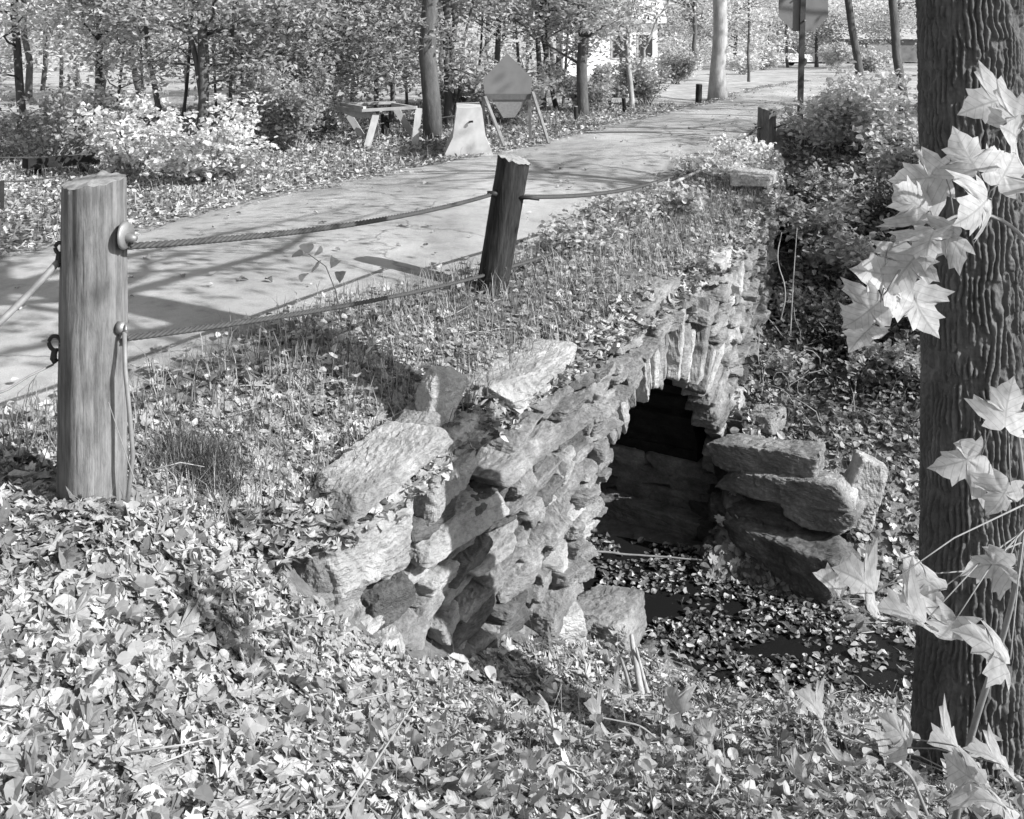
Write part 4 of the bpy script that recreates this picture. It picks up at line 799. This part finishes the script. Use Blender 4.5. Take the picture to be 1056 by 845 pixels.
# weeds on the shoulder and the shaded bank
shrub('sunlit weeds crowding the base of the sign pole', G(850, 15.0), .55, .75, 2000, .075, 'green_bright', seed=14, stems=14, cat='weeds', name='weed_clump')
shrub('tall pale weeds left of the big furrowed trunk', G(905, 14.6), .8, 1.05, 3200, .08, 'green_bright', seed=15, stems=18, cat='weeds', name='weed_clump')
shrub('mid grey weeds below the leaning dark trunk', G(940, 13.2), .7, .85, 2400, .08, 'green', seed=16, stems=14, cat='weeds', name='weed_clump')
shrub('low weeds around the squat far post', G(768, 13.6), .5, .26, 1100, .06, 'green_bright', seed=17, stems=12, cat='weeds', name='weed_clump')
shrub('dark leafy weeds on the bank below the capstone end', G(850, 12.2), .7, .5, 1800, .075, 'green_mid', seed=18, stems=14, cat='weeds', name='weed_clump')
shrub('dark leafy creeper on the bank nearest the big trunk', G(915, 11.2), .8, .5, 2000, .075, 'green_mid', seed=19, stems=14, cat='weeds', name='weed_clump')
# ---------------------------------------------------------------- big furrowed trunk
tb = P(1003, 800, 4.35); tb[2] = float(land(tb[:1], tb[1:2])[0]); bt = thing('large_tree', 'large tree trunk with deeply furrowed bark rising from the near stream bank', 'tree', tb)
nh, nz = 420, 900; zz = np.concatenate([np.linspace(-.25, 3.6, nz)]); th = np.arange(nh) * 2 * np.pi / nh; ZZ, TH = np.meshgrid(zz, th, indexing='ij')
rad = .203 + .03 * np.exp(-np.maximum(ZZ, 0) / .28) * (1 + .35 * np.cos(4 * TH + 1)) - .006 * ZZ
cxy = np.stack([.02 * ZZ - .008 * ZZ ** 2, 0 * ZZ], -1)
pc = np.c_[np.cos(TH.ravel()) * .2, np.sin(TH.ravel()) * .2, ZZ.ravel()]
w1 = fbm(pc * [1, 1, .5], 13, 2); w2 = fbm(pc * [1, 1, .4] + 9, 32, 2)
a = TH.ravel() * 52 / 2 + 1.9 * w1 + .7 * w2 + .5 * noise(pc * [1, 1, .5], 55) + 2.2 * noise(pc * [1, 1, .35], 6); ridge = np.abs(np.sin(a)) ** .8; br_ = noise(pc * [1, 1, .6] + 31, 40)
disp = .021 * ridge * (1 - .8 * sst(.05, .45, br_)) + .003 * noise(pc, 60) + .006 * fbm(pc * [1, 1, .4], 5, 2) + .003 * noise(pc, 140)
rr_ = rad + disp.reshape(nz, nh) - .008; V = np.stack([tb[0] + cxy[..., 0] + rr_ * np.cos(TH), tb[1] + rr_ * np.sin(TH), tb[2] + ZZ], -1).reshape(-1, 3)
i, j = np.meshgrid(np.arange(nz - 1), np.arange(nh), indexing='ij'); Q = np.stack([i * nh + j, i * nh + (j + 1) % nh, (i + 1) * nh + (j + 1) % nh, (i + 1) * nh + j], -1).reshape(-1, 4)
mesh('trunk', V, Q, M['bark'], bt, True)
mb = MB(); e0 = np.array([tb[0] + .02 * 3.6 - .008 * 12.9, tb[1], tb[2] + 3.5]); cs = []; pts = wiggle(e0, e0 + [-.3, .3, 7], 14, .06, 4); mb.tube(pts, np.linspace(.185, .05, 14), 20)
r = np.random.default_rng(44)
for k in range(44):
    a_ = pts[r.integers(1, 14)]; an = r.uniform(0, 6.283); L = r.uniform(1.4, 4.6); e = a_ + np.array([math.cos(an) * L, math.sin(an) * L, r.uniform(.05, .7) * L]); lp = wiggle(a_, e, 9, .08, 100 + k); mb.tube(lp, np.linspace(.05, .008, 9), 7)
    for q in (3, 4, 5, 6, 7, 8): cs.append(lp[q])
mb.build('limb', M['bark'], bt, True); leafobj('crown', M['green'], [leafcloud(cs, np.full(len(cs), .9), 8000, .10)], bt)
# ---------------------------------------------------------------- maple sprays hanging in front of the trunk
def maple_leaf(V, Fc, U, c, size, yaw, tilt, roll, k, o):
    tv, tf, tu = VAR['big'][k % 5]; Rm = np.array((Matrix.Rotation(D(roll), 3, 'Y') @ Matrix.Rotation(D(tilt), 3, 'X') @ Matrix.Rotation(D(yaw), 3, 'Z')))
    Rm = np.array(Matrix.Rotation(D(yaw), 3, 'Y') @ Matrix.Rotation(D(tilt), 3, 'X') @ Matrix.Rotation(D(roll), 3, 'Y'))
    # leaf plane faces the viewer before tilting: local y hangs down
    base = np.stack([tv[:, 0], tv[:, 2] * .8, -tv[:, 1]], 1) * size * .78; V.append(base @ Rm.T + c); Fc.append(tf + o); U.append(tu); return o + len(tv)
def spray(label, root_pts, rad, lv, name='maple_sapling'):
    """root_pts: stem path; lv: list of (px,py,Y,size,yaw,tilt,roll) leaf positions with a petiole back to the stem"""
    rp = np.array(root_pts); t = thing(name, label, 'sapling', rp[0]); mb = MB(); k = np.linspace(0, 1, 40); idx = np.linspace(0, 1, len(rp)); sp_ = np.stack([np.interp(k, idx, rp[:, q]) for q in range(3)], 1)
    for _ in range(6): sp_[1:-1] = (sp_[:-2] + 2 * sp_[1:-1] + sp_[2:]) / 4
    mb.tube(sp_, np.linspace(rad, .0025, 40), 8); mb.build('stem', M['twig'], t, True)
    mbp = MB()
    for e, q in enumerate(lv):
        c = P(*q[:3]); o_ = []; V, Fc, U = [], [], []; maple_leaf(V, Fc, U, c, q[3], q[4], q[5], q[6], e, 0)
        i = np.argmin(((sp_ - c) ** 2).sum(1) + (np.arange(40) < 6) * .5); mbp.tube([sp_[i], (sp_[i] + c) / 2 + [0, 0, .02], c], [.0022, .0018, .0016], 5)
        mesh('leaf', np.concatenate(V), np.concatenate(Fc), M['maple'], t, smooth=True, uv=np.concatenate(U))
    mbp.build('petiole', M['twig'], t, True)
Yl = 2.55
spray('pale maple leaves on a twig hanging across the upper trunk', [np.array([2.0, 3.1, -.85]), np.array([2.0, 3.08, -.2]), np.array([1.9, 3.0, .55]), P(1120, 330, 2.9), P(1075, 270, 2.75), P(1040, 225, 2.65), P(990, 215, 2.6), P(945, 250, 2.55), P(915, 300, 2.5)], .009,
      [(1008, 178, 2.55, .15, 150, 35, 10), (975, 182, 2.6, .16, 60, 20, 20), (1022, 205, 2.5, .16, 80, -30, -15), (988, 240, 2.5, .15, 30, 25, 30), (955, 218, 2.6, .15, 100, -15, 25), (945, 262, 2.5, .15, 50, 20, -20),
       (925, 285, 2.55, .15, 70, -20, 30), (908, 312, 2.5, .14, 35, 20, 10), (938, 300, 2.6, .15, 10, -25, -30), (900, 335, 2.55, .12, 30, 30, 0), (962, 235, 2.45, .14, -10, 30, 10), (1030, 190, 2.6, .14, 200, 30, 20)])
spray('bright maple leaves at the frame edge near the trunk top', [np.array([2.05, 3.1, -.85]), np.array([2.06, 3.0, .1]), np.array([1.85, 2.8, 1.0]), P(1130, 200, 2.6), P(1090, 150, 2.5), P(1062, 120, 2.45), P(1020, 138, 2.4)], .008,
      [(1040, 100, 2.4, .15, 60, 50, 0), (1052, 145, 2.4, .15, 100, -50, 10), (1060, 120, 2.35, .14, 40, 60, 10)])
spray('drooping maple shoot in front of the trunk foot', [P(985, 850, 3.2), P(1000, 760, 3.1), P(1040, 640, 2.95), P(1060, 540, 2.8), P(1050, 440, 2.75), P(1035, 420, 2.7)], .011,
      [(1035, 440, 2.65, .15, 170, 15, 25), (1012, 470, 2.65, .16, 20, 10, 50), (1042, 500, 2.6, .13, 10, 15, 15), (1040, 580, 2.7, .15, 20, 20, 55), (955, 640, 2.6, .17, 60, 55, 10),
       (905, 610, 2.6, .17, 90, 65, 0), (968, 610, 2.7, .16, 80, 60, 25), (985, 640, 2.6, .16, 40, 45, -25), (1042, 680, 2.5, .17, 70, 60, 20), (870, 615, 2.8, .14, 80, 70, 10),])
spray('low maple shoot spreading over the leaves below the trunk', [P(960, 850, 3.3), P(940, 800, 3.25), P(900, 770, 3.2), P(850, 750, 3.2)], .006,
      [(850, 740, 3.1, .15, 80, 70, 10), (905, 755, 3.1, .15, 40, 65, 0), (880, 790, 3.05, .14, 20, 55, 20), (940, 770, 3.0, .15, 100, 65, 10), (990, 770, 2.9, .15, 60, 60, -10), (1040, 790, 2.8, .15, 50, 60, 20), (1010, 810, 2.8, .15, 100, 60, 0), (830, 805, 3.1, .13, 60, 65, 0), (1045, 835, 2.7, .15, 60, 60, 0)])
spray('low leafy shoot growing from the near stream bank', [P(690, 800, 4.3), P(688, 770, 4.25), P(660, 748, 4.2), P(620, 740, 4.2)], .005,
      [(622, 742, 4.15, .17, 80, 68, 0), (660, 765, 4.15, .16, 40, 65, 10), (700, 735, 4.2, .17, 120, 68, 0), (570, 735, 4.3, .14, 70, 68, 0), (640, 715, 4.4, .13, 60, 60, 10), (735, 760, 4.1, .13, 100, 65, 0)])
# seedling against the road, sticks, dead stalks
t = thing('leafy_seedling', 'thin seedling with a few leaves standing out against the road', 'seedling', P(352, 330, 6.0)); mb = MB(); st = [P(352, 332, 6.0), P(346, 300, 5.98), P(336, 275, 5.97), P(318, 262, 5.95)]; mb.tube(st, [.004, .003, .003, .002], 5); mb.build('stem', M['twig'], t, True)
lv = [(317, 255, 80), (307, 263, 150), (329, 260, 40), (328, 275, 120), (345, 270, 20), (313, 285, 170), (352, 284, 30)]
leafobj('foliage', M['green_mid'], [leaves('oval', np.array([P(a, b, 5.95) for a, b, c in lv]), np.full(7, .085), np.full(7, .9), yaw=np.array([D(c) for a, b, c in lv]))], t)
def stick(label, pts, r, mat='twig', name='stick', cat='stick'):
    pts = np.array(pts, float)
    for _ in range(3): pts = np.vstack([pts[:1], np.stack([pts[:-1] * .75 + pts[1:] * .25, pts[:-1] * .25 + pts[1:] * .75], 1).reshape(-1, 3), pts[-1:]])
    pts = pts + noise(pts, 9)[:, None] * np.array([.3, .3, .3]) * r
    tag(MB().tube(pts, np.linspace(r, r * .5, len(pts)), 7).build(name, M[mat], None, True), label, cat)
stick('long pale pole lying along the water under the arch', [P(596, 567, 8.3), P(660, 573, 8.25), P(757, 580, 8.1)], .010, 'twig')
for k, (a_, b_, lb) in enumerate((((662, 718, 5.7), (651, 655, 6.0), 'broken upright stem, tallest of three by the squarish rock'), ((655, 722, 5.7), (640, 676, 5.95), 'broken upright stem, thinnest of three by the squarish rock'), ((668, 716, 5.75), (656, 668, 5.9), 'broken upright stem, thickest of three by the squarish rock'))):
    stick(lb, [P(*a_), P(*b_)], .022 - .005 * k, 'twig_pale')
stick('bare forked twig standing beside the near guard post', [P(140, 500, 3.7), P(125, 455, 3.7), P(112, 415, 3.7)], .0022, 'twig')
stick('pale dead branch lying over the far shoulder', [P(692, 190, 11.4), P(735, 170, 12.6), P(762, 155, 13.6)], .02, 'twig_pale')
stick('curved bare vine stem on the shaded bank', [P(805, 330, 9.9), P(812, 300, 9.9), P(800, 268, 10.0), P(806, 240, 10.2)], .008)
stick('thin straight sapling stem on the shaded bank', [P(815, 345, 9.7), P(818, 290, 9.8), P(822, 235, 9.9)], .007)
stick('crooked dead stalk on the leafy foreground', [P(350, 845, 2.9), P(385, 790, 2.95), P(430, 720, 3.0)], .004, 'twig_pale')
stick('dead twig with bent tip among foreground leaves', [P(700, 760, 4.2), P(722, 640, 4.0), P(716, 610, 4.05)], .003, 'twig_pale') if False else None
# grass: tuft by the near post, thin dead grass on verge and foreground
def blades(n, x, y, h, wd, lean, sheet=None):
    z = land(x, y, sheet); an = R_.uniform(0, 6.283, n); hh = R_.uniform(.5, 1, n) * h; ln = R_.uniform(.2, 1, n) * lean; V = []
    dx, dy = np.cos(an), np.sin(an); pxv = np.stack([-dy, dx, 0 * dx], 1) * wd / 2; b_ = np.c_[x, y, z]
    m_ = b_ + np.stack([dx * ln * hh * .35, dy * ln * hh * .35, hh * .6], 1); t_ = b_ + np.stack([dx * ln * hh, dy * ln * hh, hh * (1 - .3 * ln)], 1)
    V = np.stack([b_ - pxv, b_ + pxv, m_ + pxv * .8, m_ - pxv * .8, t_], 1).reshape(-1, 3); k = np.arange(n)[:, None] * 5
    return V, k + np.array([[0, 1, 2, 3]]), k + np.array([[3, 2, 4]])
def grassobj(name, parts, mat):
    mb = MB()
    for V, Q, T in parts: mb.add(V, Q, T)
    return mb.build(name, M[mat])
c = P(205, 455, 4.75); n = 700; o = grassobj('grass_tuft', [blades(n, c[0] + np.clip(R_.normal(0, .10, n), -.17, .17), c[1] + np.clip(R_.normal(0, .10, n), -.17, .17), .24, .004, 1.1)], 'green_dark'); tag(o, 'dark tuft of drooping grass behind the near guard post', 'grass tuft')
n = 11000; x = R_.uniform(-2.2, 3.4, n * 3); y = R_.uniform(4.3, 15, n * 3); u, _z = udist(x, y); k = (u < -.02) & (u > -1.7) & ~in_poly(x, y, ROADP); x, y = x[k], y[k]
n2 = 1500; x2 = R_.uniform(-2, 3, n2); y2 = R_.uniform(1.9, 6, n2); u, _z = udist(x2, y2); k = (u > .1) & frus(x2, y2); x2, y2 = x2[k], y2[k]
n3 = 9000; x3 = R_.uniform(-9, 4, n3); y3 = R_.uniform(8, 24, n3); u, _z = udist(x3, y3); k = (u < -3.2) & frus(x3, y3) & ~in_poly(x3, y3, ROADP); x3, y3 = x3[k], y3[k]
n4 = 2500; x4 = R_.uniform(1.5, 7, n4); y4 = R_.uniform(8.5, 16, n4); u, _z = udist(x4, y4); k = (u > .2) & frus(x4, y4); x4, y4 = x4[k], y4[k]
tag(grassobj('grass', [blades(len(x), x, y, .27, .005, 1.0), blades(len(x2), x2, y2, .22, .0022, .5), blades(len(x3), x3, y3, .25, .008, 1), blades(len(x4), x4, y4, .35, .006, .9)], 'grass'), kind='stuff')
# low green ground cover between the leaves
def cover(n, xr, yr, cond, size, zl):
    x = R_.uniform(*xr, n); y = R_.uniform(*yr, n); u, zn = udist(x, y); f = fbm(np.c_[x, y, 0 * x], 1.1, 2); k = cond(x, y, u) & (f > -.1) & ~in_poly(x, y, ROADP) & ~(zn & (u > -.1) & (u < .15)); x, y = x[k], y[k]
    p = np.c_[x, y, land(x, y) + R_.uniform(.02, zl, len(x))]; return leaves('oval', p, R_.uniform(size * .6, size * 1.3, len(x)), np.abs(R_.normal(.5, .4, len(x))))
tag(leafobj('ground_cover', M['green'], [cover(9000, (-1.5, 3.3), (5, 15), lambda x, y, u: (u < -.05) & (u > -1.3), .045, .14), cover(2600, (-2, 4), (2, 6), lambda x, y, u: (u > .2) & frus(x, y), .05, .12),
    cover(9000, (1.5, 8), (8.6, 16), lambda x, y, u: (u > .3) & frus(x, y), .06, .22)]), kind='stuff')

# ---------------------------------------------------------------- houses and cars far down the road
Yh = 46.0; hb = P(655, 96, Yh); hb[2] = .2; hs = thing('white_house', 'white clapboard house half hidden by foliage left of the big pale tree', 'house', hb)
mb = MB(); mb.box((hb[0] - 1.0, Yh + 3, 1.4), (4.0, 5, 2.6)); mb.build('wall', M['white_wall'], hs)
mb = MB(); x0, x1, yA, yB, ze, zr_ = hb[0] - 3.3, hb[0] + 1.35, Yh + .2, Yh + 5.8, 2.6, 4.4
mb.add([(x0, yA, ze), (x1, yA, ze), (x1, (yA + yB) / 2, zr_), (x0, (yA + yB) / 2, zr_), (x0, yB, ze), (x1, yB, ze), (x0, yA, ze - .12), (x1, yA, ze - .12), (x1, yB, ze - .12), (x0, yB, ze - .12)], [(0, 1, 2, 3), (3, 2, 5, 4), (6, 7, 1, 0), (4, 5, 8, 9), (6, 9, 8, 7)], [(1, 5, 2), (4, 0, 3)]); mb.build('roof', plain('roof_pale', .6), hs)
for q in (-2.2, -.6, .5):
    mb = MB(); mb.box((hb[0] + q - .0, Yh + .49, 1.5), (.7, .05, 1.1)); f_ = mb.build('window', plain('trim', .6), hs); mb = MB(); mb.box((hb[0] + q, Yh + .455, 1.5), (.56, .03, .95)); mb.build('pane', M['glass'], f_)
Yg = 92.0; gb = P(893, 64, Yg); gr = thing('dark_garage', 'long dark walled shed with a pale roof far down the road', 'shed', gb)
mb = MB(); mb.box((gb[0] + .5, Yg + 2.5, gb[2] + .95), (11.0, 5, 1.9)); mb.build('wall', M['dark_wall'], gr)
mb = MB(); z0 = gb[2] + 1.92; x0, x1 = gb[0] - 5.4, gb[0] + 6.4; mb.add([(x0, Yg - .4, z0), (x1, Yg - .4, z0), (x1, Yg + 3, z0 + 1.1), (x0, Yg + 3, z0 + 1.1), (x0, Yg + 6, z0), (x1, Yg + 6, z0)], [(0, 1, 2, 3), (3, 2, 5, 4), (0, 4, 5, 1)], [(1, 5, 2), (0, 3, 4)]); mb.build('roof', M['roof'], gr)
for q in (-3, 1.2): mb = MB(); mb.box((gb[0] + q, Yg - .03, gb[2] + .8), (2.2, .05, 1.6)); mb.build('garage_door', plain('gdoor', .2), gr)
def car(px, Y, L, label, mat, yaw):
    b_ = P(px, HY + 1, Y); b_[2] = float(land(b_[:1], b_[1:2])[0]); t = thing('parked_car', label, 'car', b_); t.location = tuple(b_)
    Rz = np.array(Matrix.Rotation(D(yaw), 3, 'Z'))
    def pr(prof, wd, nm, mt, par, y0=None):
        mb = MB(); p = np.array([(x, -wd / 2, z) for x, z in prof]); mb.prism(p, (0, wd, 0)); mb.V[0] = mb.V[0] @ Rz.T + b_; return mb.build(nm, M[mt], par, False)
    h = L / 2; bd = pr([(-h, .3), (-h, .75), (-h * .9, .88), (-h * .45, .92), (h * .45, .92), (h * .92, .82), (h, .6), (h, .3)], 1.65, 'body', mat, t)
    pr([(-h * .62, .9), (-h * .42, 1.32), (h * .18, 1.36), (h * .45, .9)], 1.45, 'cabin', mat, t); pr([(-h * .55, .93), (-h * .39, 1.25), (h * .16, 1.28), (h * .38, .93)], 1.47, 'window', 'glass', t)
    for x in (-h * .62, h * .62):
        for y in (-.74, .74):
            c = np.array([x, y, .31]); mb = MB(); mb.tube([(c + [0, -.1, 0]) @ Rz.T + b_, (c + [0, .1, 0]) @ Rz.T + b_], .31, 16); mb.build('wheel', M['tyre'], t)
car(806, 80, 4.2, 'pale car parked beyond the bend behind the sign pole', 'car_pale', 20)
mb = MB(); n = 420; x = R_.uniform(-2.6, 3.8, n); y = R_.uniform(1.9, 9, n); u, zn = udist(x, y); k = (u > -.8) & frus(x, y) & ~in_poly(x, y, ROADP) & ~(zn & (np.abs(u) < .15)); x, y = x[k], y[k]; z = land(x, y)
for q in range(len(x)):
    a = R_.uniform(0, 6.283); L = R_.uniform(.06, .3); d = np.array([math.cos(a), math.sin(a), R_.normal(0, .12)]) * L; p0 = np.array([x[q], y[q], z[q] + .035]); p2_ = p0 + d; p2_[2] = max(p2_[2], float(land(p2_[:1], p2_[1:2])[0]) + .03); abs(p2_[2] - p0[2]) < .2 and mb.tube([p0, (p0 + p2_) / 2 + R_.normal(0, .015, 3), p2_], [.0035, .003, .0015], 5)
tag(mb.build('fallen_twigs', M['twig_pale'], None, True), kind='stuff')
mb = MB(); B = []; n = 230; x = R_.uniform(-2.2, 3.4, n); y = R_.uniform(2.0, 6.4, n); u, zn = udist(x, y); k = (u > .25) & frus(x, y) & (R_.random(n) < .35 + .25 * x); x, y = x[k], y[k]; z = land(x, y)
for q in range(len(x)):
    h = R_.uniform(.08, .34); p0 = np.array([x[q], y[q], z[q]]); p1_ = p0 + np.array([R_.normal(0, .05), R_.normal(0, .05), h]); pm = (p0 + p1_) / 2 + R_.normal(0, .012, 3); mb.tube([p0, pm, p1_], [.0022, .0018, .001], 4)
    m_ = R_.integers(2, 7); f = R_.uniform(.3, 1, m_)[:, None]; B.append(leaves('oval', p0 * (1 - f) + p1_ * f + R_.normal(0, .02, (m_, 3)), R_.uniform(.025, .07, m_), np.abs(R_.normal(.5, .3, m_))))
tag(mb.build('weed_stems', M['twig'], None, True), kind='stuff'); tag(leafobj('weed_leaves', M['green'], B), kind='stuff')

mb = MB(); n = 150; x = R_.uniform(1.9, 5.5, n); y = R_.uniform(8.9, 13.5, n); u, zn = udist(x, y); k = (u > .1) & frus(x, y); x, y = x[k], y[k]
for q in range(len(x)):
    a = R_.uniform(0, 6.283); L = R_.uniform(.3, 1.1); m_ = 9; kq = np.linspace(0, 1, m_); px_ = x[q] + np.cos(a) * L * kq + R_.normal(0, .02, m_); py_ = y[q] + np.sin(a) * L * kq + R_.normal(0, .02, m_); hz = R_.uniform(.05, .4)
    mb.tube(np.c_[px_, py_, land(px_, py_, 'low') + .03 + hz * np.sin(kq * 2.6)], np.linspace(.006, .002, m_), 4)
tag(mb.build('vine_stems', M['twig'], None, True), kind='stuff')
x = R_.uniform(1.8, 5.5, 7000); y = R_.uniform(8.8, 14, 7000); u, zn = udist(x, y); k = (u > .05) & frus(x, y) & (fbm(np.c_[x, y, 0 * x], 1.6, 2) > -.25); x, y = x[k], y[k]
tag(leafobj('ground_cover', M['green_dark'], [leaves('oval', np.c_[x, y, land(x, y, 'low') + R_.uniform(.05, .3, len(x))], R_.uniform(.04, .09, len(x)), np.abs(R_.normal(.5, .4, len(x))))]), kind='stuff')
